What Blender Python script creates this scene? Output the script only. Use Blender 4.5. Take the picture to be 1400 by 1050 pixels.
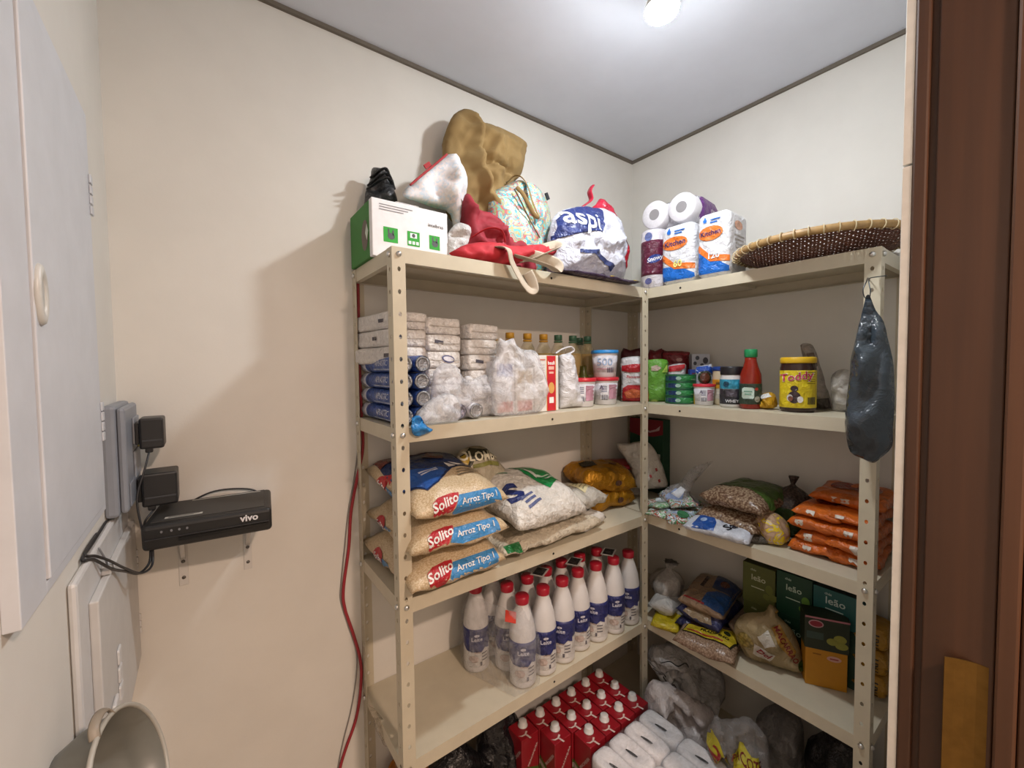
import bpy, bmesh, math, random
from mathutils import Vector, Matrix, noise, Euler
from mathutils.bvhtree import BVHTree
for o in list(bpy.data.objects): bpy.data.objects.remove(o)
scene = bpy.context.scene
COL = scene.collection
R = math.radians
PI = math.pi
# ------------------------------------------------------------------ camera
FPX = 572.606
YAW, PIT, ROL = 0.93383, -0.04125, -0.011314
CAM = Vector((-1.5647, -1.2005, 1.7106))
FW = Vector((math.cos(YAW) * math.cos(PIT), math.sin(YAW) * math.cos(PIT), math.sin(PIT)))
_r = FW.cross(Vector((0, 0, 1))).normalized(); _u = _r.cross(FW)
CR = _r * math.cos(ROL) + _u * math.sin(ROL)
CU = -_r * math.sin(ROL) + _u * math.cos(ROL)
cd = bpy.data.cameras.new('camera'); cd.sensor_width = 36; cd.lens = FPX / 1400 * 36
cd.clip_start = 0.01
co = bpy.data.objects.new('camera', cd); COL.objects.link(co)
co.matrix_world = Matrix((( CR.x, CU.x, -FW.x, CAM.x), (CR.y, CU.y, -FW.y, CAM.y), (CR.z, CU.z, -FW.z, CAM.z), (0, 0, 0, 1)))
scene.camera = co
def ray(px, py): return FW + CR * ((px - 700) / FPX) - CU * ((py - 525) / FPX)
def AZ(px, py, z): d = ray(px, py); return CAM + d * ((z - CAM.z) / d.z)
def AX(px, py, x): d = ray(px, py); return CAM + d * ((x - CAM.x) / d.x)
def AY(px, py, y): d = ray(px, py); return CAM + d * ((y - CAM.y) / d.y)
# ------------------------------------------------------------------ world, light, exposure
W = bpy.data.worlds.new('world'); scene.world = W; W.use_nodes = True
W.node_tree.nodes['Background'].inputs[0].default_value = (0.75, 0.82, 1, 1)
W.node_tree.nodes['Background'].inputs[1].default_value = 0.35
scene.view_settings.view_transform = 'Standard'; scene.view_settings.look = 'None'
scene.view_settings.gamma = 1; scene.view_settings.use_curve_mapping = False
scene.view_settings.exposure = 0.62
BULB = 400.0
HALL = 26.0
def lamp(name, kind, loc, power, col, size=0.1, target=None):
    l = bpy.data.lights.new(name, kind); l.energy = power; l.color = col
    if kind == 'AREA': l.size = size
    else: l.shadow_soft_size = size
    o = bpy.data.objects.new(name, l); COL.objects.link(o); o.location = loc
    if target is not None:
        o.rotation_euler = (Vector(target) - Vector(loc)).to_track_quat('-Z', 'Y').to_euler()
    return o
lamp('hall_lamp', 'AREA', (-1.08, -2.15, 2.59), HALL, (1.0, 0.735, 0.575), 0.13).data.shape = 'DISK'
# ------------------------------------------------------------------ helpers: materials
def lin(c): return c / 12.92 if c <= 0.04045 else ((c + 0.055) / 1.055) ** 2.4
def rgb(h):
    if isinstance(h, str):
        h = h.lstrip('#'); return tuple(lin(int(h[i:i + 2], 16) / 255) for i in (0, 2, 4))
    return h
_mats = {}
def M(col, kind='plain', rough=None, col2=None, scale=None, alpha=None):
    key = (str(col), kind, rough, str(col2), scale, alpha)
    if key in _mats: return _mats[key]
    m = bpy.data.materials.new(kind + '_' + str(col).strip('#')); m.use_nodes = True
    nt = m.node_tree; N = nt.nodes; L = nt.links; b = N['Principled BSDF']
    c = (*rgb(col), 1)
    b.inputs['Base Color'].default_value = c
    def node(t, **k):
        n = N.new(t)
        for a, v in k.items():
            if a in n.inputs: n.inputs[a].default_value = v
            else: setattr(n, a, v)
        return n
    tc = node('ShaderNodeTexCoord')
    def noise_n(sc, det=3, ro=.55, dist=0.):
        n = node('ShaderNodeTexNoise'); n.inputs['Scale'].default_value = sc; n.inputs['Detail'].default_value = det
        n.inputs['Roughness'].default_value = ro; n.inputs['Distortion'].default_value = dist
        L.new(tc.outputs['Object'], n.inputs['Vector']); return n
    def bump(h, st, dist=.002):
        bn = node('ShaderNodeBump'); bn.inputs['Strength'].default_value = st; bn.inputs['Distance'].default_value = dist
        L.new(h, bn.inputs['Height']); L.new(bn.outputs[0], b.inputs['Normal'])
    def mix(fac, a, c2):
        mx = node('ShaderNodeMix', data_type='RGBA'); L.new(fac, mx.inputs[0])
        mx.inputs[6].default_value = (*rgb(a), 1) if not hasattr(a, 'links') else (0, 0, 0, 1)
        if hasattr(a, 'links'): L.new(a, mx.inputs[6])
        mx.inputs[7].default_value = (*rgb(c2), 1); L.new(mx.outputs[2], b.inputs['Base Color']); return mx.outputs[2]
    def ramp(src, lo, hi):
        r = node('ShaderNodeMapRange'); r.inputs[1].default_value = lo; r.inputs[2].default_value = hi
        L.new(src, r.inputs[0]); return r.outputs[0]
    def crinkle(sc, n):
        v = node('ShaderNodeTexVoronoi'); v.inputs['Scale'].default_value = sc
        va = node('ShaderNodeVectorMath'); va.operation = 'MULTIPLY_ADD'; va.inputs[1].default_value = (.02, .02, .02)
        L.new(n.outputs['Color'], va.inputs[0]); L.new(tc.outputs['Object'], va.inputs[2]); L.new(va.outputs[0], v.inputs['Vector'])
        ma = node('ShaderNodeMath'); ma.operation = 'ADD'; L.new(n.outputs[0], ma.inputs[0]); L.new(v.outputs['Distance'], ma.inputs[1]); return ma.outputs[0]
    def dim(h, k):
        return tuple(min(1, x * k) for x in rgb(h))
    ro = {'plain': .5, 'paper': .75, 'plastic': .35, 'film': .22, 'cloth': .9, 'metal': .35, 'clear': .12, 'wall': .9, 'paint': .45,
          'rice': .3, 'beans': .25, 'wood': .5, 'glass': .05, 'foil': .25, 'emit': .5, 'mottle': .5, 'foilfilm': .25, 'steel': .5, 'liquid': .1, 'tissue': .9, 'hazy': .3}[kind]
    b.inputs['Roughness'].default_value = ro if rough is None else rough
    if kind == 'plain':
        n = noise_n(scale or 40); f = ramp(n.outputs[0], .3, .7); mix(f, dim(col, .93), dim(col, 1.05))
    elif kind in ('paper',):
        n = noise_n(scale or 60, 4); f = ramp(n.outputs[0], .3, .7); mix(f, dim(col, .95), dim(col, 1.03)); bump(n.outputs[0], .15, .001)
    elif kind == 'tissue':
        n = noise_n(scale or 180, 4); f = ramp(n.outputs[0], .3, .7); mix(f, dim(col, .93), dim(col, 1.03)); bump(n.outputs[0], .4, .001)
    elif kind == 'wall':
        n = noise_n(7, 5); f = ramp(n.outputs[0], .35, .7); mix(f, dim(col, .965), dim(col, 1.02))
        n2 = noise_n(190, 3); bump(n2.outputs[0], .12, .001)
    elif kind in ('paint', 'steel'):
        n = noise_n(14, 5, .6); f = ramp(n.outputs[0], .35, .75); mix(f, dim(col, .93), dim(col, 1.03))
        n2 = noise_n(260, 2); bump(n2.outputs[0], .06, .0006)
    elif kind in ('plastic',):
        n = noise_n(25, 2); f = ramp(n.outputs[0], .3, .7); mix(f, dim(col, .95), dim(col, 1.03))
    elif kind in ('film', 'foilfilm'):
        n = noise_n(scale or 38, 4, .6, 1.6); f = ramp(n.outputs[0], .25, .75); mix(f, dim(col, .82), dim(col, 1.12)); bump(crinkle((scale or 38) * .9, n), .8, .007)
        if kind == 'foilfilm': b.inputs['Metallic'].default_value = .55
    elif kind == 'cloth':
        n = noise_n(scale or 30, 4); f = ramp(n.outputs[0], .3, .7); mix(f, dim(col, .85), dim(col, 1.08))
        w = noise_n(600, 2); bump(w.outputs[0], .25, .001)
    elif kind == 'metal':
        b.inputs['Metallic'].default_value = 1; n = noise_n(50, 4); f = ramp(n.outputs[0], .3, .7); mix(f, dim(col, .85), dim(col, 1.1))
    elif kind == 'foil':
        b.inputs['Metallic'].default_value = 1; n = noise_n(90, 4, .6, 2); f = ramp(n.outputs[0], .3, .7); mix(f, dim(col, .5), dim(col, 1.1)); bump(n.outputs[0], .8, .004)
    elif kind in ('clear', 'hazy'):
        n = noise_n(scale or 26, 5, .65, 2.2)
        lo, hi = alpha or ((.12, .55) if kind == 'clear' else (.5, .9))
        r = node('ShaderNodeMapRange'); r.inputs[1].default_value = .35; r.inputs[2].default_value = .72
        r.inputs[3].default_value = lo; r.inputs[4].default_value = hi
        L.new(n.outputs[0], r.inputs[0]); L.new(r.outputs[0], b.inputs['Alpha']); bump(crinkle((scale or 26) * 1.1, n), .9, .008)
    elif kind in ('rice', 'beans', 'mottle'):
        v = node('ShaderNodeTexVoronoi'); v.inputs['Scale'].default_value = scale or (190 if kind == 'rice' else 130)
        mp = node('ShaderNodeMapping'); mp.inputs['Scale'].default_value = (1, 1.6, 1) if kind == 'rice' else (1, 1, 1)
        L.new(tc.outputs['Object'], mp.inputs[0]); L.new(mp.outputs[0], v.inputs['Vector'])
        f = ramp(v.outputs['Distance'], .1, .75) if kind != 'mottle' else None
        if kind == 'mottle':
            sp = node('ShaderNodeSeparateColor'); L.new(v.outputs['Color'], sp.inputs[0]); f = ramp(sp.outputs[0], .45, .55)
        mix(f, col, col2 or dim(col, .6)); bump(v.outputs['Distance'], .35, -.002)
    elif kind == 'wood':
        mp = node('ShaderNodeMapping'); mp.inputs['Scale'].default_value = (30, 30, 1.2)
        L.new(tc.outputs['Object'], mp.inputs[0]); n = node('ShaderNodeTexNoise'); n.inputs['Scale'].default_value = scale or 1.5
        n.inputs['Detail'].default_value = 6; L.new(mp.outputs[0], n.inputs['Vector'])
        f = ramp(n.outputs[0], .3, .7); mix(f, dim(col, .78), dim(col, 1.15)); bump(n.outputs[0], .1, .001)
    elif kind == 'glass':
        b.inputs['Transmission Weight'].default_value = 1; b.inputs['IOR'].default_value = 1.4
        n = noise_n(20); mix(n.outputs[0], dim(col, .97), col)
    elif kind == 'liquid':
        n = noise_n(25); f = ramp(n.outputs[0], .3, .7); mix(f, dim(col, .85), dim(col, 1.1))
        b.inputs['Alpha'].default_value = alpha or .8
    elif kind == 'emit':
        b.inputs['Emission Color'].default_value = c; b.inputs['Emission Strength'].default_value = scale or 10
    _mats[key] = m
    return m
# ------------------------------------------------------------------ helpers: objects
def mesh_obj(name, me, mat=None, parent=None):
    o = bpy.data.objects.new(name, me); COL.objects.link(o)
    if mat is not None:
        me.materials.clear(); me.materials.append(mat)
    if parent is not None: o.parent = parent
    return o
def pyd(verts, faces, smooth=False):
    me = bpy.data.meshes.new('m'); me.from_pydata([tuple(v) for v in verts], [], faces); me.update()
    if smooth:
        me.polygons.foreach_set('use_smooth', [True] * len(me.polygons))
    return me
def from_bm(bm, smooth=False):
    me = bpy.data.meshes.new('m'); bm.to_mesh(me); bm.free()
    if smooth: me.polygons.foreach_set('use_smooth', [True] * len(me.polygons))
    return me
def thing(name, label, cat, loc=(0, 0, 0), rz=0., group=None, rot=None):
    o = bpy.data.objects.new(name, None); COL.objects.link(o); o.empty_display_size = .05
    o.location = loc; o.rotation_euler = rot if rot is not None else (0, 0, rz)
    o['label'] = label; o['category'] = cat
    if group: o['group'] = group
    return o
def tag(o, label, cat, group=None, kind=None):
    o['label'] = label; o['category'] = cat
    if group: o['group'] = group
    if kind: o['kind'] = kind
    return o
def struct(name, me, mat, label=None):
    o = mesh_obj(name, me, mat); o['kind'] = 'structure'
    if label: o['label'] = label
    return o
def copy_tree(o, parent=None):
    c = o.copy(); COL.objects.link(c); c.parent = parent
    for ch in o.children: copy_tree(ch, c)
    return c
def place(o, loc, rz=0., label=None, rot=None, scale=None):
    o.location = loc; o.rotation_euler = rot if rot is not None else (0, 0, rz)
    if label: o['label'] = label
    if scale: o.scale = scale
    return o
# shapes -------------------------------------------------------------
def box(sx, sy, sz, b=0., c=(0, 0, 0), seg=2, base=True):
    """box centred in x,y; sits on z=0 of c when base"""
    bm = bmesh.new(); bmesh.ops.create_cube(bm, size=1)
    for v in bm.verts:
        v.co = Vector((v.co.x * sx + c[0], v.co.y * sy + c[1], (v.co.z + (.5 if base else 0)) * sz + c[2]))
    if b > 0: bmesh.ops.bevel(bm, geom=list(bm.edges), offset=b, segments=seg, profile=.5, affect='EDGES')
    return from_bm(bm)
def bx(x0, x1, y0, y1, z0, z1, b=0.):
    return box(abs(x1 - x0), abs(y1 - y0), abs(z1 - z0), b, ((x0 + x1) / 2, (y0 + y1) / 2, min(z0, z1)))
def join(*mes):
    bm = bmesh.new()
    for m in mes: bm.from_mesh(m)
    return from_bm(bm)
def xf(me, mat):
    me.transform(mat); me.update(); return me
def lathe(prof, n=20, axis='z', smooth=True):
    vs, fs = [], []
    for r, z in prof:
        for k in range(n):
            a = 2 * PI * k / n; vs.append((r * math.cos(a), r * math.sin(a), z))
    for i in range(len(prof) - 1):
        for k in range(n):
            fs.append((i * n + k, i * n + (k + 1) % n, (i + 1) * n + (k + 1) % n, (i + 1) * n + k))
    if prof[0][0] > 1e-5: fs.append(tuple(reversed(range(n))))
    if prof[-1][0] > 1e-5: fs.append(tuple(range((len(prof) - 1) * n, len(prof) * n)))
    me = pyd(vs, fs, smooth)
    if smooth:
        for p in me.polygons:
            if len(p.vertices) > 4: p.use_smooth = False
    bm = bmesh.new(); bm.from_mesh(me); bmesh.ops.remove_doubles(bm, verts=bm.verts, dist=1e-6); bm.to_mesh(me); bm.free()
    return me
def smooth_path(pts, k=6):
    P = [Vector(p) for p in pts]
    if len(P) < 3: return P
    out = []
    for i in range(len(P) - 1):
        p0, p1, p2, p3 = P[max(i - 1, 0)], P[i], P[i + 1], P[min(i + 2, len(P) - 1)]
        for j in range(k):
            t = j / k
            out.append(.5 * ((2 * p1) + (p2 - p0) * t + (2 * p0 - 5 * p1 + 4 * p2 - p3) * t * t + (3 * p1 - p0 - 3 * p2 + p3) * t ** 3))
    out.append(P[-1]); return out
def tube(pts, r, n=8, k=6, flat=None, closed_ends=True):
    """round tube (or a strap when flat=(w,t)) along a smoothed path"""
    P = smooth_path(pts, k); vs, fs = [], []
    up = Vector((0, 0, 1)); prev = None
    for i, p in enumerate(P):
        t = (P[min(i + 1, len(P) - 1)] - P[max(i - 1, 0)]).normalized()
        if prev is None:
            a = t.cross(up if abs(t.z) < .95 else Vector((1, 0, 0))).normalized()
        else:
            a = (prev - t * prev.dot(t)).normalized()
        prev = a; b = t.cross(a)
        rr = r(i / (len(P) - 1)) if callable(r) else r
        for j in range(n):
            an = 2 * PI * j / n
            if flat: vs.append(p + a * (math.cos(an) * flat[0] / 2) + b * (math.sin(an) * flat[1] / 2))
            else: vs.append(p + a * (math.cos(an) * rr) + b * (math.sin(an) * rr))
    for i in range(len(P) - 1):
        for j in range(n): fs.append((i * n + j, i * n + (j + 1) % n, (i + 1) * n + (j + 1) % n, (i + 1) * n + j))
    if closed_ends: fs.append(tuple(reversed(range(n)))); fs.append(tuple(range((len(P) - 1) * n, len(P) * n)))
    return pyd(vs, fs, True)
def fbm(v, sc, oct=3): return noise.fractal(Vector(v) * sc, 1.0, 2.0, oct)
def pillow(sx, sy, sz, nx=26, ny=20, seed=0, p=3.0, q=.55, crumple=.004, flat=.35, sag=0., seam=.0, rim=.004, lump=0.):
    """stuffed packet lying flat: base on z=0, seams at both y ends (x is its width)"""
    vs, fs = [], []; off = Vector((seed * 7.3, seed * 3.1, seed * 1.7))
    def pt(i, j, s):
        u = -1 + 2 * i / nx; v = -1 + 2 * j / ny
        h = max(0, (1 - abs(u) ** p)) ** q * max(0, (1 - abs(v) ** p)) ** q
        x = u * sx / 2 * (1 - .05 * (1 - abs(v)) * abs(u) + .0); y = v * sy / 2
        # pulled-in sides between the corners
        x *= 1 - .04 * (1 - v * v) * 0; y *= 1 - .05 * (1 - u * u) * (abs(v) ** 4) * -.6
        zc = sz * flat
        z = zc + (sz * (1 - flat) if s > 0 else -sz * flat) * h
        nn = fbm((x + off.x, y + off.y, s * .3 + off.z), 14, 3)
        edge = 1 - h
        z += nn * crumple * (1 + 1.5 * edge) + lump * fbm((x + off.x, y, off.z), 60, 2)
        z += sag * (u * u + v * v)
        if edge > .98 : z += fbm((x * 1.0 + off.x, y + off.y, 5), 22, 2) * crumple
        return Vector((x, y, max(z, 0.0004 if s < 0 else .0008)))
    idx = {}
    for s in (1, -1):
        for i in range(nx + 1):
            for j in range(ny + 1):
                e = i in (0, nx) or j in (0, ny)
                if s < 0 and e: idx[(s, i, j)] = idx[(1, i, j)]; continue
                idx[(s, i, j)] = len(vs); vs.append(pt(i, j, s))
    for s in (1, -1):
        for i in range(nx):
            for j in range(ny):
                f = (idx[(s, i, j)], idx[(s, i + 1, j)], idx[(s, i + 1, j + 1)], idx[(s, i, j + 1)])
                fs.append(f if s > 0 else f[::-1])
    return pyd(vs, fs, True)
def sack(prof, n=36, m=30, seed=0, folds=7, depth=.12, crumple=.006, squash=(1, 1), lean=(0, 0), base_flat=True, k=12.0):
    """soft bag as stacked rings; prof = [(z, r)] from base to mouth; folds deepen where the ring is narrower than the belly"""
    zs = [p[0] for p in prof]; rs = [p[1] for p in prof]; rmax = max(rs); vs, fs = [], []
    def ev(t):
        x = t * (len(prof) - 1); i = min(int(x), len(prof) - 2); f = x - i
        i0, i1, i2, i3 = max(i - 1, 0), i, i + 1, min(i + 2, len(prof) - 1)
        def cr(a): return .5 * (2 * a[i1] + (a[i2] - a[i0]) * f + (2 * a[i0] - 5 * a[i1] + 4 * a[i2] - a[i3]) * f * f + (3 * a[i1] - a[i0] - 3 * a[i2] + a[i3]) * f ** 3)
        return cr(zs), max(cr(rs), .0015)
    rnd = random.Random(seed); ph = [rnd.uniform(0, 6.28) for _ in range(6)]
    H = max(zs)
    for i in range(m + 1):
        z, r = ev(i / m)
        fo = depth * (1 - min(1, r / rmax) * .75)
        for j in range(n):
            a = 2 * PI * j / n
            w = 1 + fo * (math.sin(folds * a + ph[0] + z * 6) * .6 + math.sin((folds * 2 + 1) * a + ph[1]) * .3)
            w += .10 * math.sin(2 * a + ph[2]) + .05 * math.sin(3 * a + ph[3] + z * 10)
            x = math.cos(a) * r * w; y = math.sin(a) * r * w
            c = fbm((x + seed * 3.3, y + seed, z), k, 3) * crumple * (1 if 0 < i < m else .3)
            x += math.cos(a) * c; y += math.sin(a) * c
            zz = z + c * .6 * (1 if i > 0 else 0)
            tt = max(0, z) / H if H else 0
            vs.append(Vector((x * squash[0] + lean[0] * tt * tt, y * squash[1] + lean[1] * tt * tt, max(zz, 0.0003))))
    for i in range(m):
        for j in range(n): fs.append((i * n + j, i * n + (j + 1) % n, (i + 1) * n + (j + 1) % n, (i + 1) * n + j))
    fs.append(tuple(reversed(range(n)))); fs.append(tuple(range(m * n, (m + 1) * n)))
    return pyd(vs, fs, True)
# flat print on a surface ------------------------------------------------
_txt = {}
def text2d(s, size=1., bold=0., shear=0., align='CENTER', xs=1.):
    key = (s, bold, shear, align, xs)
    if key not in _txt:
        c = bpy.data.curves.new('t', 'FONT'); c.body = s; c.align_x = align; c.align_y = 'CENTER'; c.resolution_u = 2
        c.offset = bold; c.shear = shear
        o = bpy.data.objects.new('t', c); COL.objects.link(o)
        bpy.context.view_layer.update()
        me = bpy.data.meshes.new_from_object(o.evaluated_get(bpy.context.evaluated_depsgraph_get()))
        bpy.data.objects.remove(o); bpy.data.curves.remove(c)
        _txt[key] = ([(v.co.x * xs, v.co.y) for v in me.vertices], [tuple(p.vertices) for p in me.polygons])
        bpy.data.meshes.remove(me)
    v, f = _txt[key]
    return [(x * size, y * size) for x, y in v], f
def poly(*pts): return list(pts), [tuple(range(len(pts)))]
def rect(w, h, cx=0, cy=0): return poly((cx - w / 2, cy - h / 2), (cx + w / 2, cy - h / 2), (cx + w / 2, cy + h / 2), (cx - w / 2, cy + h / 2))
def ell(w, h, cx=0, cy=0, n=20): return poly(*[(cx + w / 2 * math.cos(2 * PI * k / n), cy + h / 2 * math.sin(2 * PI * k / n)) for k in range(n)])
def merge2d(*shapes):
    V, F = [], []
    for v, f in shapes:
        o = len(V); V += v; F += [tuple(i + o for i in q) for q in f]
    return V, F
def moved(sh, dx=0, dy=0, rot=0, sc=1):
    v, f = sh; c, s = math.cos(rot), math.sin(rot)
    return [(dx + sc * (x * c - y * s), dy + sc * (x * s + y * c)) for x, y in v], f
_bvh = {}
def bvh_of(me):
    if me.name not in _bvh:
        _bvh[me.name] = BVHTree.FromPolygons([v.co for v in me.vertices], [tuple(p.vertices) for p in me.polygons])
    return _bvh[me.name]
def decal(parent, target, shape, O, U, V, mat, off=.0012, maxlen=.012, name='print', label=None, cut=True, th=0.):
    """print laid on the target part's surface (local coordinates of the thing): plane O,U,V dropped along -U x V"""
    O, U, V = Vector(O), Vector(U).normalized(), Vector(V).normalized(); Nn = U.cross(V).normalized()
    v2, f2 = shape
    bm = bmesh.new(); vv = [bm.verts.new((x, y, 0)) for x, y in v2]
    for f in f2:
        try: bm.faces.new([vv[i] for i in f])
        except ValueError: pass
    if target is not None:
        bmesh.ops.triangulate(bm, faces=bm.faces[:])
        for _ in range(4):
            es = [e for e in bm.edges if e.calc_length() > maxlen]
            if not es: break
            bmesh.ops.subdivide_edges(bm, edges=es, cuts=1); bmesh.ops.triangulate(bm, faces=[f for f in bm.faces if len(f.verts) > 3])
    t = bvh_of(target.data) if target is not None else None
    kill = []
    for v in bm.verts:
        p = O + U * v.co.x + V * v.co.y
        if t:
            h = t.ray_cast(p + Nn * .25, -Nn, .6)
            if h[0] is not None: v.co = h[0] + Nn * off + h[1] * (off * .3 if h[1].dot(Nn) > 0 else -off * .3)
            else: kill.append(v); v.co = p
        else: v.co = p + Nn * off
    if cut and kill: bmesh.ops.delete(bm, geom=kill, context='VERTS')
    me = from_bm(bm, True)
    o = mesh_obj(name, me, mat, parent)
    if label: o['label'] = label
    return o
# ================================================================== the room
XC = -1.7105; YD = -1.034; ZC = 2.6104; JX = -0.70; HY = -3.2; HX = 1.4
wallm = M('#dedbd4', 'wall'); ceilm = M('#d9dee8', 'wall')
struct('floor', bx(XC - .1, HX, HY, .1, -.06, 0), M('#b9b0a2', 'paint', .35))
struct('ceiling', bx(XC + .006, -.006, YD + .006, -.006, ZC, ZC + .05), ceilm)
struct('ceiling_hall', bx(XC, HX, HY, YD, ZC + .0, ZC + .05), ceilm)
struct('wall_back_left', bx(XC - .1, .1, 0, .1, 0, ZC + .06), wallm)
struct('wall_back_right', bx(0, .1, YD - .1, 0, 0, ZC + .06), wallm)
struct('wall_left', bx(XC - .1, XC, HY, 0, 0, ZC + .06), wallm)
struct('wall_front', bx(JX + .03, HX, YD - .15, YD, 0, ZC + .06), wallm)
struct('wall_hall_right', bx(HX, HX + .1, HY, YD - .1, 0, ZC + .06), wallm)
struct('wall_hall_back', bx(XC, HX, HY - .1, HY, 0, ZC + .06), wallm)
gap_shade_mat = M('#6f675c', 'paint', .7)  # dark strips paint in the shade of the recessed gap round the ceiling
struct('gap_shade_1', bx(XC, 0, -.009, 0, ZC - .0105, ZC + .05), gap_shade_mat)
struct('gap_shade_2', bx(-.009, 0, YD, -.009, ZC - .0105, ZC + .05), gap_shade_mat)
struct('gap_shade_3', bx(XC, XC + .009, YD, -.009, ZC - .0105, ZC + .05), gap_shade_mat)
# door jamb on the right, as slim steps in a reveal that runs to the ceiling
brown = M('#4a2f1e', 'wood', .45); brown2 = M('#593a26', 'wood', .45)
door = thing('door_1', 'brown wooden door frame at the right edge of the picture', 'door frame', (JX, YD, 0)); door['kind'] = 'structure'
del door['category']
def dpart(nm, x0, x1, y0, y1, z0, z1, m, b=.001): return mesh_obj(nm, bx(x0 - JX, x1 - JX, y0 - YD, y1 - YD, z0, z1, b), m, door)
tilew = M('#d9d6cf', 'plain', .3)
dpart('tile_edge', JX - .001, JX + .03, YD - 0.0110, YD, 0, 2.005, tilew, .0008)
dpart('tile_edge', JX - .001, JX + .03, YD - 0.0110, YD, 2.008, 2.60, tilew, .0008)
dpart('casing_strip', JX - .003, JX + .03, YD - 0.0278, YD - 0.0113, 0, 2.60, brown, .003)
dpart('groove', JX + .008, JX + .03, YD - 0.0360, YD - 0.0278, 0, 2.60, brown, 0)
dpart('jamb_board', JX, JX + .03, YD - 0.1090, YD - 0.0360, 0, 2.60, brown, .002)
dpart('door_stop', JX - .006, JX + .03, YD - 0.1299, YD - 0.1096, 0, 2.60, brown2, .003)
dpart('jamb_edge', JX + .004, JX + .03, YD - 0.1560, YD - 0.1305, 0, 2.60, brown, .002)
dpart('architrave', JX + .006, JX + .09, YD - .166, YD - .1562, 0, 2.60, brown2, .002)
# strike plate with a rolled lip
sp = [(-.0006, -.104), (-.0012, -.093), (-.0046, -.082), (-.010, -.072), (-.017, -.063)]
vs, fs = [], []
for z in (1.09, 1.285):
    for x, y in sp: vs.append((x, y, z))
    for x, y in reversed(sp): vs.append((x + .0016, y + .0008, z))
n = len(sp) * 2
for k in range(n): fs.append((k, (k + 1) % n, n + (k + 1) % n, n + k))
fs += [tuple(reversed(range(n))), tuple(range(n, 2 * n))]
k = mesh_obj('strike_plate', pyd(vs, fs), M('#7d6032', 'metal', .55), door); k['label'] = 'dull brass strike plate with bent lip'
# ================================================================== steel shelving
shelfm = M('#c8bfa9', 'steel', .42)
D, SW, SW2, TOPZ = .30, .92, .925, 1.98
LEV = [1.98, 1.5754, 1.1789, .7909, .39]
RIMH = .034
def flange(width, h, pitch=.05, first=.03):
    """perforated strip in the xz plane, x 0..width, with octagonal holes"""
    vs, fs = [], []; nh = int((h - first) / pitch)
    zcells = []; z = 0
    cx = width * .52; r = .0048
    edges = [first - pitch / 2 + k * pitch for k in range(nh + 2)]
    edges[0] = 0; edges[-1] = h
    for k in range(len(edges) - 1):
        z0, z1 = edges[k], edges[k + 1]; zc = first + k * pitch
        if zc + r > z1 - .002: zc = None
        b = len(vs)
        rec = [(0, z0), (width / 2, z0), (width, z0), (width, (z0 + z1) / 2), (width, z1), (width / 2, z1), (0, z1), (0, (z0 + z1) / 2)]
        vs += [(x, 0, zz) for x, zz in rec]
        if zc is None: fs.append(tuple(range(b, b + 8))); continue
        for j in range(8):
            a = -3 * PI / 4 + j * PI / 4; vs.append((cx + r * math.cos(a) * .8, 0, zc + r * math.sin(a) * 1.15))
        for j in range(8): fs.append((b + j, b + (j + 1) % 8, b + 8 + (j + 1) % 8, b + 8 + j))
    return vs, fs
def post_mesh(sx, sy, w=.031):
    """L profile: corner at the origin, flanges run towards sx (in x) and sy (in y)"""
    vs, fs = flange(w, TOPZ - .002); V, F = [], []
    for v in vs: V.append((v[0] * sx, 0, v[2]))
    F += [tuple(f) for f in fs]; o = len(V)
    for v in vs: V.append((0, v[0] * sy, v[2]))
    F += [tuple(i + o for i in f) for f in fs]
    me = pyd(V, F); bm = bmesh.new(); bm.from_mesh(me); bmesh.ops.remove_doubles(bm, verts=bm.verts, dist=1e-5)
    bmesh.ops.recalc_face_normals(bm, faces=bm.faces); bm.to_mesh(me); bm.free()
    return me
def tray_mesh(w, d):
    t = .0012; e = .0022
    parts = [bx(e, w - e, e, d - e, -t, 0), bx(e, w - e, e, e + t, -RIMH, -t), bx(e, w - e, d - e - t, d - e, -RIMH, -t),
             bx(e, e + t, e + t, d - e - t, -RIMH, -t), bx(w - e - t, w - e, e + t, d - e - t, -RIMH, -t),
             bx(e + t, w - e - t, e + t, e + .014, -RIMH, -RIMH + t), bx(e + t, w - e - t, d - e - .014, d - e - t, -RIMH, -RIMH + t),
             bx(e + t, e + .014, e + .014, d - e - .014, -RIMH, -RIMH + t), bx(w - e - .014, w - e - t, e + .014, d - e - .014, -RIMH, -RIMH + t)]
    # pressed stiffener under the plate
    parts.append(bx(.03, w - .03, d * .42, d * .58, -.012, -t))
    return join(*parts)
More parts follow.
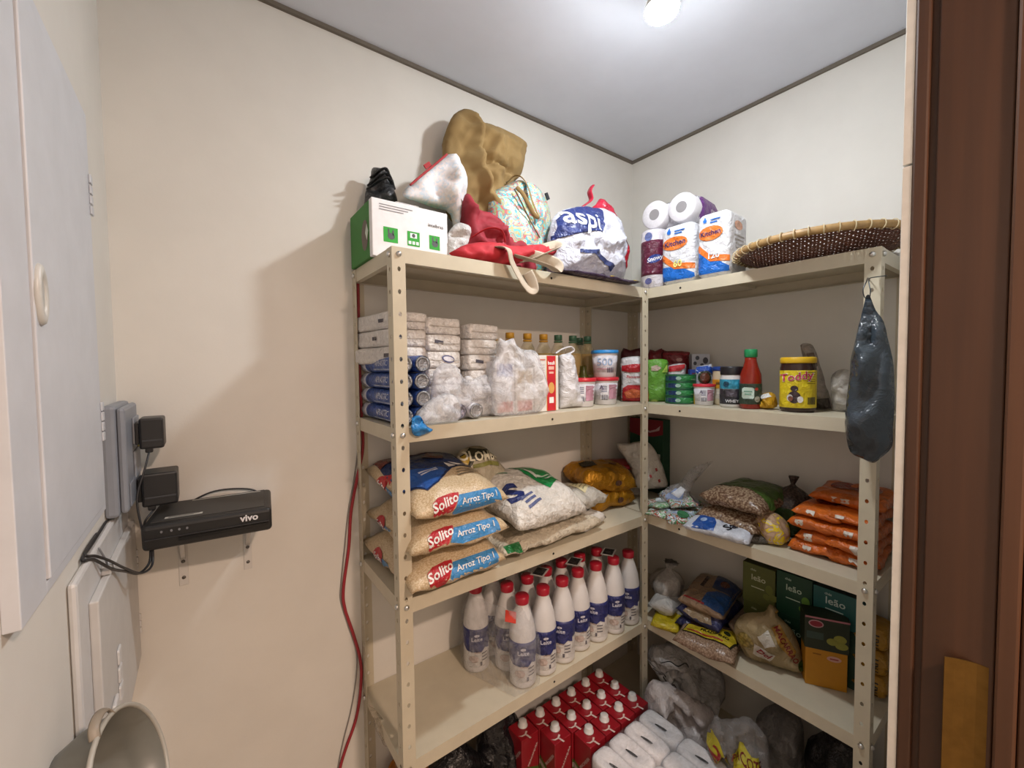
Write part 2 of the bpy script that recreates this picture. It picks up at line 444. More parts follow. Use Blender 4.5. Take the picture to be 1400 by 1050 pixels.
def shelving(label, x0, y0, w, d, along_x):
    u = thing('steel_shelving_unit', label, 'shelf', (x0, y0, 0), 0, 'steel shelving units')
    for (px, sx) in ((0, 1), (w, -1)):
        for (py, sy) in ((0, 1), (d, -1)):
            o = mesh_obj('post', post_mesh(sx, sy), shelfm, u); o.location = (px, py, 0)
            md = o.modifiers.new('thick', 'SOLIDIFY'); md.thickness = .0018; md.offset = -1 if sx * sy > 0 else -1
    tm = tray_mesh(w, d)
    for z in LEV:
        o = mesh_obj('shelf', tm, shelfm, u); o.location = (0, 0, z - .001)
    bolt = lathe([(.0065, 0), (.0065, .002), (.005, .0045), (.0018, .006)], 10)
    bm_ = M('#d8d8d6', 'metal', .3)
    for z in LEV:
        for q in ((.016, 0, 'y'), (w - .016, 0, 'y'), (0, .016, 'x'), (0, d - .016, 'x')):
            if not along_x and q[2] == "x" and q[1] > .1: continue
            o = mesh_obj('bolt', bolt, bm_, u); o.location = (q[0], q[1], z - .017)
            o.rotation_euler = (PI / 2, 0, 0) if q[2] == 'y' else (0, -PI / 2, 0)
    hole = lathe([(.0001, 0), (.0035, 0), (.0035, .0006)], 10)
    for z in LEV:
        for f_ in ((.51,) if along_x else (.454,)):
            o = mesh_obj('rim_hole', hole, M('#1e1b17', 'paint', .8), u)
            o.location = (w * f_, .0019, z - .018) if along_x else (.0019, d * (1 - f_), z - .018)
            o.rotation_euler = (PI / 2, 0, 0) if along_x else (0, -PI / 2, 0)
    return u
UA = shelving('beige steel shelving unit on the left, against the long back wall', -D - SW - .002, -D, SW, D, True)
UB = shelving('beige steel shelving unit on the right, filling the corner beside the door', -D, -SW2, D, SW2, False)
# ------------------------------------------------------------------ soft shapes traced on an upright plane
from mathutils.geometry import delaunay_2d_cdt
def palette(name, cols, scale=40, rough=.5, kind='vor', bumpv=.0):
    if name in _mats: return _mats[name]
    m = bpy.data.materials.new(name); m.use_nodes = True; N = m.node_tree.nodes; L = m.node_tree.links; b = N['Principled BSDF']
    tc = N.new('ShaderNodeTexCoord')
    if kind == 'vor':
        t = N.new('ShaderNodeTexVoronoi'); t.inputs['Scale'].default_value = scale; sp = N.new('ShaderNodeSeparateColor')
        L.new(t.outputs['Color'], sp.inputs[0]); src = sp.outputs[0]
    else:
        t = N.new('ShaderNodeTexNoise'); t.inputs['Scale'].default_value = scale; t.inputs['Detail'].default_value = 3; t.inputs['Distortion'].default_value = 1.2
        mr = N.new('ShaderNodeMapRange'); mr.inputs[1].default_value = .28; mr.inputs[2].default_value = .72; L.new(t.outputs[0], mr.inputs[0]); src = mr.outputs[0]
    L.new(tc.outputs['Object'], t.inputs['Vector'])
    cr = N.new('ShaderNodeValToRGB'); cr.color_ramp.interpolation = 'CONSTANT'; el = cr.color_ramp.elements
    while len(el) < len(cols): el.new(.5)
    for i, c in enumerate(cols): el[i].position = i / len(cols); el[i].color = (*rgb(c), 1)
    L.new(src, cr.inputs[0]); L.new(cr.outputs[0], b.inputs['Base Color']); b.inputs['Roughness'].default_value = rough
    if bumpv:
        n = N.new('ShaderNodeTexNoise'); n.inputs['Scale'].default_value = 40; n.inputs['Detail'].default_value = 4; n.inputs['Distortion'].default_value = 1.5
        L.new(tc.outputs['Object'], n.inputs['Vector']); bn = N.new('ShaderNodeBump'); bn.inputs['Strength'].default_value = bumpv; bn.inputs['Distance'].default_value = .005
        L.new(n.outputs[0], bn.inputs['Height']); L.new(bn.outputs[0], b.inputs['Normal'])
    _mats[name] = m; return m
def inpoly(p, poly_):
    x, y = p; c = False; n = len(poly_)
    for i in range(n):
        x1, y1 = poly_[i]; x2, y2 = poly_[(i + 1) % n]
        if (y1 > y) != (y2 > y) and x < (x2 - x1) * (y - y1) / (y2 - y1) + x1: c = not c
    return c
def segd(p, a, b):
    ax, ay = a; bx_, by_ = b; dx, dy = bx_ - ax, by_ - ay; l = dx * dx + dy * dy
    t = 0 if l == 0 else max(0, min(1, ((p[0] - ax) * dx + (p[1] - ay) * dy) / l))
    return math.hypot(p[0] - ax - t * dx, p[1] - ay - t * dy)
def pathd(p, pts, closed=False):
    n = len(pts); return min(segd(p, pts[i], pts[(i + 1) % n]) for i in range(n if closed else n - 1))
def puff_mesh(out2, T=.05, Tb=None, res=.012, seed=0, crumple=.004, k=16., creases=(), edge=None, floor=None, power=.5, bottom_fat=0., auto=9):
    """out2: closed outline [(x,z)]; grown to a soft volume: front towards -y by T, back by Tb; creases [(pts, depth, width)]"""
    Tb = T if Tb is None else Tb
    pts = []
    n = len(out2)
    P = smooth_path([Vector((a, b, 0)) for a, b in list(out2) + [out2[0]]], 3)[:-1]
    B = []
    for i in range(len(P)):
        a, b = P[i], P[(i + 1) % len(P)]; d = (b - a).length; m = max(1, int(d / res))
        for j in range(m): q = a.lerp(b, j / m); B.append((q.x, q.y))
    if floor is not None: B = [(x, max(z, floor)) for x, z in B]
    xs = [b[0] for b in B]; zs = [b[1] for b in B]
    V = [Vector(b) for b in B]; nb = len(V); E_ = [(i, (i + 1) % nb) for i in range(nb)]
    gx = int((max(xs) - min(xs)) / res) + 2; gz = int((max(zs) - min(zs)) / res) + 2
    for i in range(gx):
        for j in range(gz):
            q = (min(xs) + (i + .5 * (j % 2)) * res, min(zs) + j * res)
            if inpoly(q, B) and pathd(q, B, True) > res * .45: V.append(Vector(q))
    r = delaunay_2d_cdt(V, E_, [], 1, 1e-6)
    vv, ff = r[0], r[2]
    W_ = edge or max(1e-3, min(max(xs) - min(xs), max(zs) - min(zs)) * .5)
    vs, fs = [], []; fi, bi = [], []
    rnd = random.Random(seed * 13 + 5); ac = []
    cxm, czm = (min(xs) + max(xs)) / 2, (min(zs) + max(zs)) / 2; wx, wz = max(xs) - min(xs), max(zs) - min(zs)
    for q in range(auto):
        a = (cxm + rnd.uniform(-.3, .3) * wx, max(zs) - rnd.uniform(0, .35) * wz) if q % 2 else (cxm + rnd.uniform(-.5, .5) * wx, czm + rnd.uniform(-.5, .5) * wz)
        an = rnd.uniform(-PI, 0); ln = rnd.uniform(.25, .6) * max(wx, wz)
        b = (a[0] + math.cos(an) * ln, a[1] + math.sin(an) * ln)
        ac.append(([a, b], rnd.choice((-1, 1)) * crumple * rnd.uniform(.5, 1.1), rnd.uniform(.5, 1.1) * res * 1.3))
    off = Vector((seed * 5.1, seed * 2.3, seed * .9))
    zmin, zmax = min(zs), max(zs)
    for v in vv:
        d = pathd((v.x, v.y), B, True)
        t = min(d / W_, 1); h = (1 - (1 - t) ** 2) ** power * (.86 + .14 * t)
        if bottom_fat: h *= 1 + bottom_fat * (1 - (v.y - zmin) / (zmax - zmin))
        nn = fbm((v.x + off.x, off.y, v.y + off.z), k, 4); n2 = abs(fbm((v.x + off.x + 9, off.y, v.y), k * .8, 3))
        cz = 0
        for cp, dep, wid in creases:
            dd = pathd((v.x, v.y), cp); cz += dep * (.5 * math.exp(-(dd / wid) ** 2) + .5 * math.exp(-dd / wid))
        for cp, dep, wid in ac:
            dd = segd((v.x, v.y), cp[0], cp[1]); cz += dep * math.exp(-dd / wid)
        yf = -T * h + (nn * 1.1 + n2 * -1.6) * crumple * (.3 + t) + cz * min(1, t * 3)
        if d < 1e-5:
            fi.append(len(vs)); bi.append(len(vs)); vs.append(Vector((v.x, nn * crumple, v.y)))
        else:
            fi.append(len(vs)); vs.append(Vector((v.x, yf, v.y)))
            bi.append(len(vs)); vs.append(Vector((v.x, Tb * h + nn * crumple, v.y)))
    for f in ff:
        if len(f) < 3: continue
        fs.append(tuple(fi[i] for i in f)); g = tuple(bi[i] for i in reversed(f))
        if set(g) != set(fs[-1]): fs.append(g)
    me = pyd(vs, fs, True)
    bm = bmesh.new(); bm.from_mesh(me); bmesh.ops.recalc_face_normals(bm, faces=bm.faces); bm.to_mesh(me); bm.free()
    me.polygons.foreach_set('use_smooth', [True] * len(me.polygons))
    return me
class Pl:
    """upright plane through world point c, seen from the front heading rz (local -y is the front)"""
    def __init__(s, c, rz=0.):
        s.c = Vector(c); s.rz = rz; s.U = Vector((math.cos(rz), math.sin(rz), 0)); s.B = Vector((-math.sin(rz), math.cos(rz), 0))
    def w(s, px, py):
        d = ray(px, py); t = (s.c - CAM).dot(s.B) / d.dot(s.B); return CAM + d * t
    def l(s, px, py):
        q = s.w(px, py) - s.c; return (q.dot(s.U), q.z)
    def L(s, *pp): return [s.l(*p) for p in pp]
def face_cam(loc):
    d = CAM - Vector(loc); return math.atan2(d.y, d.x) + PI / 2
def puffthing(name, label, cat, pxs, c, rz=0., T=.05, Tb=None, mat=None, creases=(), part='body', group=None, floor=0., **kw):
    pl = Pl(c, rz); root = thing(name, label, cat, c, rz, group)
    cr = [(pl.L(*cp), dp, wd) for cp, dp, wd in creases]
    body = mesh_obj(part, puff_mesh(pl.L(*pxs), T, Tb, creases=cr, floor=floor, **kw), mat, root)
    return root, body, pl
def pdec(root, body, pl, px, py, shape, mat, rot=0., sx=1., name='print', tilt=None, **kw):
    kw['off'] = kw.get('off', .0012) + .0016; kw.setdefault('maxlen', .008)
    x, z = pl.l(px, py); c, s = math.cos(rot), math.sin(rot)
    return decal(root, body, shape, (x, 0, z), (c, 0, s), (-s, 0, c), mat, name=name, **kw)
def ppoly(root, body, pl, pxs, mat, name='print', **kw):
    kw['off'] = kw.get('off', .0012) + .0012; kw.setdefault('maxlen', .008)
    q = pl.L(*pxs); return decal(root, body, poly(*q), (0, 0, 0), (1, 0, 0), (0, 0, 1), mat, name=name, **kw)
def strap(name, pts_world, root, w, t, mat, k=6):
    inv = root.matrix_basis.inverted()
    return mesh_obj(name, tube([inv @ Vector(p) for p in pts_world], .01, 8, k, (w, t)), mat, root)
# ================================================================== top shelf, left unit
Z0 = LEV[0]
# camera box
t = thing('camera_box', 'white and green security camera carton at the left end of the top shelf', 'box', (-1.128, -.105, Z0), 0)
g = mesh_obj('body', bx(-.1, .1, -.068, .088, 0, .137, .0015), M('#3f7d3a', 'paper'), t)
fr = mesh_obj('front_panel', bx(-.1005, .1005, -.089, -.0685, 0, .1375, .002), M('#e9e8ea', 'paper'), t)
mesh_obj('flap', bx(-.04, .02, -.0885, -.02, .1376, .1392, 0), M('#dedee0', 'paper'), t)
gm = M('#36a03a', 'paper'); dk = M('#55585a', 'paper'); tx = M('#8a8a8e', 'paper')
for i, x in enumerate((-.055, .004, .062)):
    decal(t, None, rect(.036 - .003 * i, .036), (x, -.089, .055), (1, 0, 0), (0, 0, 1), gm, off=.0006, name='green_picture')
    if i == 1:
        decal(t, None, merge2d(rect(.018, .012, 0, .008), rect(.007, .008, -.010, -.010), rect(.007, .008, 0, -.010), rect(.007, .008, .010, -.010)), (x, -.089, .055), (1, 0, 0), (0, 0, 1), M('#eeeeee', 'paper'), off=.0009)
        decal(t, None, ell(.009, .010, 0, .008), (x, -.089, .055), (1, 0, 0), (0, 0, 1), dk, off=.0012)
    else:
        decal(t, None, merge2d(ell(.018, .016, .001, -.003), rect(.004, .012, -.005, .008), rect(.004, .012, .006, .006)), (x, -.089, .055), (1, 0, 0), (0, 0, 1), dk, off=.0009)
decal(t, None, text2d('intelbras', .0125, .01), (.066, -.089, .098), (1, 0, 0), (0, 0, 1), dk, off=.0008, name='lettering')
for q in range(3): decal(t, None, rect(.085 - .012 * q, .002), (-.04 - .006 * q, -.089, .125 - .006 * q), (1, 0, 0), (0, 0, 1), tx, off=.0008, name='small_print')
decal(t, None, ell(.05, .075, .035, 0), (-.1, 0, .06), (0, -1, 0), (0, 0, 1), M('#6d6259', 'paper'), off=.0008, name='camera_picture')
decal(t, None, poly((-.012, 0), (0, -.02), (.012, 0), (0, .02)), (-.1, -.05, .065), (0, -1, 0), (0, 0, 1), M('#c9d6c6', 'paper'), off=.0009)
# black strapped bundle on the box
zb = Z0 + .1392
r_, b_, p_ = puffthing('black_bundle', 'crumpled black plastic bundle tied with cord on the camera carton', 'bag',
    [(496, 290), (500, 262), (507, 244), (509, 230), (517, 229), (530, 237), (538, 250), (539, 268), (544, 292)], (-1.14, -.06, zb), 0, .04, .035,
    M('#26282b', 'film', .3), [([(508, 250), (538, 262)], .010, .006), ([(503, 262), (520, 262)], .012, .006)], crumple=.012, k=26, seed=3, res=.008)
for q, (pa, pb, pc) in enumerate((((503, 254), (518, 246), (537, 252)), ((502, 259), (520, 252), (539, 259)), ((507, 243), (517, 240), (533, 244)))):
    pp = [p_.w(*pa), p_.w(*pb) + Vector((0, -.05, 0)), p_.w(*pc)]
    strap('cord', pp, r_, .010, .004, M('#1c1e22', 'film', .3))
# white printed tote
r_, b_, p_ = puffthing('printed_tote_bag', 'white tote bag with pale floral print and red edge binding, on the top shelf', 'bag',
    [(620, 362), (617, 330), (615, 294), (585, 281), (558, 273), (549, 266), (562, 250), (590, 226), (612, 210), (624, 214), (634, 235), (637, 262), (632, 295), (634, 362)], (-1.03, -.135, Z0), 0, .040, .03,
    palette('totecloth', ['#d8d4d2', '#e2dfde', '#d3d6dd', '#e6dede', '#dcdadb', '#c6d2dc'], 160, .7),
    [([(570, 262), (600, 245), (622, 225)], .010, .010), ([(612, 275), (618, 232)], -.014, .008), ([(590, 245), (602, 300)], .012, .01)], crumple=.016, k=16, seed=5, auto=14)
strap('red_binding', [AY(*q, -.158) for q in ((561, 253), (575, 241), (592, 227), (611, 211))], r_, .008, .006, M('#a83a3e', 'cloth'))
mesh_obj('red_tab', xf(box(.022, .004, .012, .001), Matrix.Translation((p_.l(584, 231)[0], -.010, p_.l(584, 231)[1])) @ Matrix.Rotation(-.7, 4, 'Y')), M('#a83a3e', 'cloth'), r_)
# tan canvas bag
tanm = M('#8f764b', 'cloth', scale=14)
r_, b_, p_ = puffthing('tan_canvas_bag', 'folded tan canvas bag standing tall above the other bags', 'bag',
    [(640, 400), (632, 330), (612, 290), (603, 245), (606, 205), (614, 165), (633, 150), (650, 157), (655, 167), (678, 173), (700, 183), (718, 198), (715, 225), (708, 243), (695, 258), (688, 300), (690, 400)],
    (-.90, -.085, Z0), 0, .055, .045, tanm,
    [([(641, 165), (646, 200), (640, 240), (655, 280), (668, 300)], -.035, .014), ([(652, 180), (650, 215), (660, 250)], .03, .014), ([(678, 176), (662, 222), (665, 228)], -.02, .010),
     ([(660, 228), (690, 238)], .035, .008), ([(655, 210), (662, 206)], .02, .010), ([(705, 190), (700, 235)], -.010, .008), ([(628, 162), (636, 176)], .016, .010), ([(664, 232), (692, 250)], -.018, .008)],
    crumple=.018, k=12, seed=9, res=.008, auto=14)
strap('handle', [AY(a, b, c) for a, b, c in ((692, 250, -.13), (704, 240, -.15), (714, 243, -.17), (722, 256, -.195), (727, 272, -.212), (733, 288, -.216), (737, 297, -.216), (731, 294, -.218), (722, 278, -.216), (714, 264, -.212), (706, 256, -.20))], r_, .012, .0035, tanm)
# floral lunch bag
fl = palette('floral', ['#5fb9c4', '#79c6ce', '#bdb680', '#c9c4b2', '#4aaebc', '#c2666c', '#9fb377', '#66bcc6', '#cf8a80'], 34, .35, 'noise', .3)
r_, b_, p_ = puffthing('floral_lunch_bag', 'turquoise floral lunch bag leaning on the red bags', 'bag',
    [(672, 400), (668, 330), (667, 290), (672, 265), (690, 254), (712, 246), (733, 258), (746, 278), (752, 305), (750, 332), (745, 400)], (-.745, -.15, Z0), 0, .055, .05, fl,
    [([(700, 256), (715, 300), (735, 335)], .012, .012)], crumple=.006, k=14, seed=2)
strap('zip', [AY(*q, -.209) for q in ((703, 258), (712, 275), (724, 300), (738, 325))], r_, .006, .002, M('#8b7a5c', 'cloth'))
mesh_obj('tag', xf(box(.012, .005, .022, .001), Matrix.Translation((p_.l(742, 277)[0], -.028, p_.l(742, 277)[1])) @ Matrix.Rotation(-.5, 4, 'Y')), M('#23262a', 'cloth'), r_)
# silver lining bag with open mouth beside the carton
r_, b_, p_ = puffthing('silver_pouch', 'crumpled grey and white pouch between the carton and the red bags', 'bag',
    [(611, 370), (610, 330), (620, 308), (634, 305), (645, 315), (640, 335), (632, 348), (630, 370)], (-1.0, -.19, Z0), 0, .02, .02, M('#c9c8c6', 'film', .35), [([(617, 322), (634, 324)], .02, .008)], crumple=.006, k=30, seed=4, res=.007)
# red shopping bags, folded in a heap
redm = M('#b3202c', 'cloth', .75); red2 = M('#8f1e2c', 'cloth', .75)
r_, b_, p_ = puffthing('red_bag', 'dark red shopping bag slumped behind the floral lunch bag', 'bag',
    [(628, 400), (628, 330), (631, 300), (634, 268), (644, 268), (650, 285), (672, 292), (690, 306), (718, 330), (728, 350), (725, 400)], (-.89, -.175, Z0), 0, .035, .02, red2,
    [([(650, 300), (690, 315)], .02, .012), ([(640, 320), (655, 345)], -.015, .01), ([(635, 275), (640, 330)], -.012, .008)], crumple=.022, k=18, seed=11, auto=16, res=.009)
r_, b_, p_ = puffthing('red_bag', 'bright red folded shopping bag lying along the front of the top shelf', 'bag',
    [(614, 346), (640, 333), (672, 331), (700, 336), (740, 335), (760, 340), (752, 352), (720, 358), (690, 364), (655, 362), (628, 358)], (-.92, -.262, Z0 - .004), 0, .032, .03, redm,
    [([(630, 345), (700, 342), (750, 342)], .012, .006), ([(650, 352), (655, 362)], -.012, .006)], crumple=.010, k=30, seed=12, res=.008, floor=.005)
strap('handle', [p_.w(650, 322) + Vector((0, .02, 0)), p_.w(666, 313) + Vector((0, -.005, 0)), p_.w(680, 318) + Vector((0, -.02, 0)), p_.w(685, 334) + Vector((0, -.02, 0))], r_, .012, .003, redm)
# beige straps over the edge
bei = M('#b3a694', 'cloth', .85)
c = Vector((-.86, -.30, Z0))
r_ = thing('beige_strap_bag', 'beige webbing bag with straps hanging over the top shelf edge', 'bag', c)
pl = Pl((-.86, -.318, Z0))
strap('strap', [pl.w(688, 333) + Vector((0, .05, .0)), pl.w(694, 346) + Vector((0, .0, .012)), pl.w(700, 358), pl.w(710, 378), pl.w(722, 395), pl.w(729, 396), pl.w(727, 385), pl.w(722, 372) + Vector((0, .004, 0))], r_, .030, .004, bei)
strap('strap', [pl.w(712, 352) + Vector((0, .03, .012)), pl.w(730, 358) + Vector((0, .004, .004)), pl.w(748, 366) + Vector((0, -.012, 0)), pl.w(761, 371), pl.w(764, 360) + Vector((0, .01, 0)), pl.w(740, 352) + Vector((0, .03, .01)), pl.w(722, 350) + Vector((0, .045, .006))], r_, .032, .005, bei)
strap('strap', [pl.w(735, 352) + Vector((0, .03, .0)), pl.w(755, 345) + Vector((0, .01, .004)), pl.w(771, 336) + Vector((0, .02, .0)), pl.w(772, 330) + Vector((0, .04, 0)), pl.w(757, 334) + Vector((0, .05, 0))], r_, .026, .004, bei)
# shopping bag with dark blue panel
whm = M('#ccd0de', 'film', .3)
r_, b_, p_ = puffthing('shopping_bag', 'white plastic shopping bag with dark blue lettered panel and red handles', 'bag',
    [(751, 372), (750, 330), (754, 304), (764, 290), (785, 283), (806, 284), (830, 290), (845, 312), (852, 340), (851, 362), (846, 384), (832, 386), (800, 384), (770, 384)], (-.58, -.225, Z0), 0, .075, .06, whm,
    [([(760, 345), (790, 340), (820, 350), (845, 360)], .010, .008), ([(770, 365), (800, 345), (838, 330)], -.010, .007), ([(800, 300), (830, 345), (842, 370)], .008, .008), ([(775, 352), (800, 362), (830, 378)], -.009, .007)], crumple=.010, k=22, seed=21, res=.009)
nav = M('#26346f', 'film', .3)
ppoly(r_, b_, p_, [(751, 330), (756, 303), (766, 290), (786, 284.5), (807, 287), (811, 293), (803, 322), (800, 325), (790, 323), (751, 324)], nav, name='blue_panel')
pdec(r_, b_, p_, 781, 305, text2d('aspi', .088, .012, 0), M('#e8e8ee', 'film'), -.10, name='lettering', off=.0022)
ppoly(r_, b_, p_, [(845, 325), (852, 338), (849, 360), (843, 371), (837, 356), (843, 345)], M('#b3202f', 'film'), name='red_mark')
ppoly(r_, b_, p_, [(848, 335), (851, 342), (849, 350), (846, 345)], M('#e8e8ee', 'film'), name='red_mark', off=.002)
ppoly(r_, b_, p_, [(772, 347), (793, 349), (822, 368), (820, 375), (806, 364), (790, 354), (772, 352)], M('#34406f', 'film'), name='blue_stripe')
rp = M('#b81f3c', 'film', .3)
mesh_obj('red_handle', puff_mesh(p_.L((806, 287), (815, 279), (822, 271), (830, 280), (841, 299), (838, 304), (824, 296)), .02, .02, res=.007, crumple=.008, k=40), rp, r_)
strap('red_handle', [p_.w(*q) for q in ((794, 284), (800, 280), (808, 273), (806, 262), (810, 254))], r_, .022, .006, rp)
# flat purple package and small grey box
t = thing('purple_package', 'flat dark purple plastic package under the shopping bag', 'package', (-.555, -.225, Z0), 0)
b = mesh_obj('body', pillow(.36, .20, .016, 24, 16, 3, 6, .4, .003), M('#33233c', 'film', .3), t)
for x, y in ((.05, -.085), (.165, -.085)):
    decal(t, b, poly((-.018, -.012), (.016, -.012), (.002, .016)), (x, y, .02), (1, 0, 0), (0, 1, 0), M('#d8b92e', 'film'), name='yellow_corner')
t = thing('grey_carton', 'small grey carton wedged between shopping bag and paper rolls', 'box', (-.375, -.20, Z0), .2)
mesh_obj('body', box(.07, .06, .088, .002), M('#a9acae', 'paper'), t)
mesh_obj('dark_band', box(.0706, .0606, .012, .002, (0, 0, .078)), M('#454c55', 'paper'), t)
decal(t, None, rect(.05, .012), (0, -.03, .025), (1, 0, 0), (0, 0, 1), M('#6d757c', 'paper'), off=.0008)
# ================================================================== top shelf, right unit
RZB = -PI / 2
def rolls(name, label, loc, rz, r, h, wrapc, shape=None):
    pass
# maroon paper towel
t = thing('paper_towel_roll', 'single paper towel roll in maroon wrapper at the inner corner post', 'paper towel', (-.252, -.290, Z0), face_cam((-.252, -.29, 0)))
b = mesh_obj('roll', lathe([(.0001, 0), (.040, 0), (.0455, .006), (.0455, .196), (.040, .204), (.02, .206), (.0001, .205)], 28), M('#d7d3da', 'film', .3), t)
mesh_obj('wrapper_band', lathe([(.0459, .045), (.0461, .055), (.0461, .155), (.0459, .165)], 28), M('#5e1f38', 'film', .3), t)
w_ = t.children[-1]
decal(t, w_, ell(.05, .028), (0, 0, .10), (1, 0, .25), (-.25, 0, 1), M('#2b3f86', 'film'), off=.0012, name='blue_oval')
decal(t, w_, text2d('Snowy', .02, .02, .3), (0, 0, .10), (1, 0, .25), (-.25, 0, 1), M('#e8e8f0', 'film'), off=.002, name='lettering')
decal(t, b, ell(.022, .022), (-.02, 0, .024), (1, 0, 0), (0, 0, 1), M('#5d5f8d', 'film'), name='emblem')
decal(t, b, ell(.025, .03), (-.02, 0, .178), (1, 0, 0), (0, 0, 1), M('#6874a8', 'film'), name='emblem')
# kitchen towel packs
def kitchen(label, loc, rz, w, d, h, num, rightk=False):
    t = thing('kitchen_towel_pack', label, 'paper towel', loc, rz, 'kitchen towel packs')
    b = mesh_obj('pack', box(w, d, h, min(w, d) * .22, seg=5), M('#dcdde2', 'film', .3), t)
    b.data.polygons.foreach_set('use_smooth', [True] * len(b.data.polygons))
    F = dict(U=(1, 0, 0), V=(0, 0, 1)); y = -d / 2
    blu = M('#1669c6', 'film', .3); ora = M('#e0762a', 'film', .3)
    decal(t, b, poly((-w * .47, -h * .5 + .012), (w * .47, -h * .5 + .012), (w * .47, -h * .36), (w * .3, -h * .30), (0, -h * .22), (-w * .42, 0 if rightk is False else -h * .2), (-w * .47, -h * .05 if not rightk else -h * .2)), (0, y, h / 2), (1, 0, 0), (0, 0, 1), blu, name='blue_print', maxlen=.007)
    decal(t, b, poly((-w * .48, .0), (-w * .40, .004), (-w * .05, -h * .16), (w * .48, -h * .2), (w * .48, -h * .29), (-w * .05, -h * .26), (-w * .44, -h * .08)), (0, y, h / 2), (1, 0, 0), (0, 0, 1), ora, off=.0018, name='orange_sweep')
    decal(t, b, ell(w * .76, h * .22), (-w * .05, y, h * .67), (1, 0, 0), (0, 0, 1), ora, off=.0018, name='orange_oval')
    decal(t, b, text2d('Kitchen', w * .20, .02), (-w * .04, y, h * .67), (1, 0, .05), (-.05, 0, 1), M('#28306a', 'film'), off=.0026, name='lettering')
    decal(t, b, text2d(num, w * .26, .025), (w * .05, y, h * .32), (1, 0, 0), (0, 0, 1), M('#efe98a' if num == '60' else '#eef0f5', 'film'), off=.0032, name='lettering')
    decal(t, b, merge2d(ell(w * .12, w * .12), poly((-w * .055, w * .02), (w * .055, w * .02), (0, w * .13))), (-w * .22, y, h * .87), (1, 0, 0), (0, 0, 1), blu, off=.0018, name='water_drop')
    decal(t, b, merge2d(rect(w * .3, .004), rect(w * .22, .004, -.005, -.008)), (w * .1, y, h * .87), (1, 0, 0), (0, 0, 1), blu, off=.0018, name='small_print')
    # right side print
    decal(t, b, ell(d * .4, h * .14), (w / 2, -d * .05, h * .78), (0, 1, 0), (0, 0, 1), M('#d9a184', 'film'), name='side_print')
    for q in range(4): decal(t, b, rect(d * (.5 - .06 * q), .005), (w / 2, 0, h * (.62 - .06 * q)), (0, 1, 0), (0, 0, 1), M('#9b958f', 'film'), name='side_print')
    return t
kitchen('kitchen towel pack numbered 60, beside the maroon roll', (-.235, -.398, Z0), RZB + .06, .118, .115, .197, '60', True)
kitchen('kitchen towel pack numbered 120, beside the woven tray', (-.222, -.518, Z0), RZB + .05, .100, .14, .20, '120')
# toilet paper pack lying on top
t = thing('toilet_paper_pack', 'purple-sided toilet paper pack lying on the paper towels', 'toilet paper', (-.27, -.352, Z0 + .2075), RZB + .12)
film = M('#d9d8de', 'film', .25)
for i in (-1, 1):
    for j in range(2):
        y0 = .002 + j * .105
        prof = [(.019, y0), (.044, y0), (.0475, y0 + .004), (.0475, y0 + .099), (.044, y0 + .103), (.019, y0 + .103)]
        me = lathe(prof, 26); me.transform(Matrix.Translation((i * .0485, 0, .049)) @ Matrix.Rotation(-PI / 2, 4, 'X'))
        ro = mesh_obj('toilet_roll', me, M('#dddbe0', 'tissue'), t)
        if j == 0:
            c2 = lathe([(.0185, .001), (.0185, .1)], 18); c2.transform(Matrix.Translation((i * .0485, 0, .049)) @ Matrix.Rotation(-PI / 2, 4, 'X'))
            mesh_obj('core', c2, M('#8d8a8c', 'paper'), ro)
wr = bx(-.0985, .0985, .03, .212, .0006, .0985, .035); wr.polygons.foreach_set('use_smooth', [True] * len(wr.polygons))
w_ = mesh_obj('wrapper', wr, film, t)
decal(t, w_, rect(.15, .075), (.0985, .125, .05), (0, 1, 0), (0, 0, 1), M('#6a3480', 'film', .3), name='purple_panel')
decal(t, w_, rect(.10, .15), (.02, .125, .0985), (1, 0, 0), (0, 1, 0), M('#6a3480', 'film', .3), name='purple_panel')
decal(t, w_, merge2d(rect(.004, .07), rect(.003, .07, .008)), (.0985, .042, .05), (0, 1, 0), (0, 0, 1), M('#6d6a78', 'film', .3), name='stripe')
decal(t, w_, text2d('neve', .03, .01, .3), (.0985, .14, .05), (0, 1, 0), (0, 0, 1), M('#e4d9ea', 'film', .3), off=.002, name='lettering')
# woven bamboo tray
TR, TH = .200, .046
tc_ = (-.192, -.768)
t = thing('woven_tray', 'round woven bamboo tray with light cane rim, overhanging the top shelf', 'tray', (*tc_, Z0 + .0005), .35)
def dish(x, y):
    r = min(1, math.hypot(x, y) / TR); return .001 + TH * (r ** 3.2)
V, F = [], []
def strip(a, along, w=.0046, par=0):
    L_ = math.sqrt(max(0, TR * TR - a * a)) - .003
    n = max(6, int(2 * L_ / .0104)); b0 = len(V)
    for i in range(n + 1):
        s = -L_ + 2 * L_ * i / n
        wv = .0011 * math.sin(s / .0104 * PI + par * PI)
        for q in (-w / 2, w / 2):
            x, y = (s, a + q) if along == 'x' else (a + q, s)
            V.append((x, y, dish(x, y) + .0016 + (wv if along == 'x' else -wv)))
    for i in range(n): F.append((b0 + 2 * i, b0 + 2 * i + 1, b0 + 2 * i + 3, b0 + 2 * i + 2))
k = int(TR / .0078)
for i in range(-k + 1, k):
    strip(i * .0078, 'x', .0052, i % 2); strip(i * .0078, 'y', .0052, i % 2)
w_ = mesh_obj('weave', pyd(V, F), M('#5a3426', 'wood', .5), t)
md = w_.modifiers.new('thick', 'SOLIDIFY'); md.thickness = .0012
cane = M('#9a7a4b', 'wood', .5)
ring = [(TR * math.cos(a) , TR * math.sin(a), TH) for a in [2 * PI * i / 64 for i in range(65)]]
rm_ = bmesh.new()
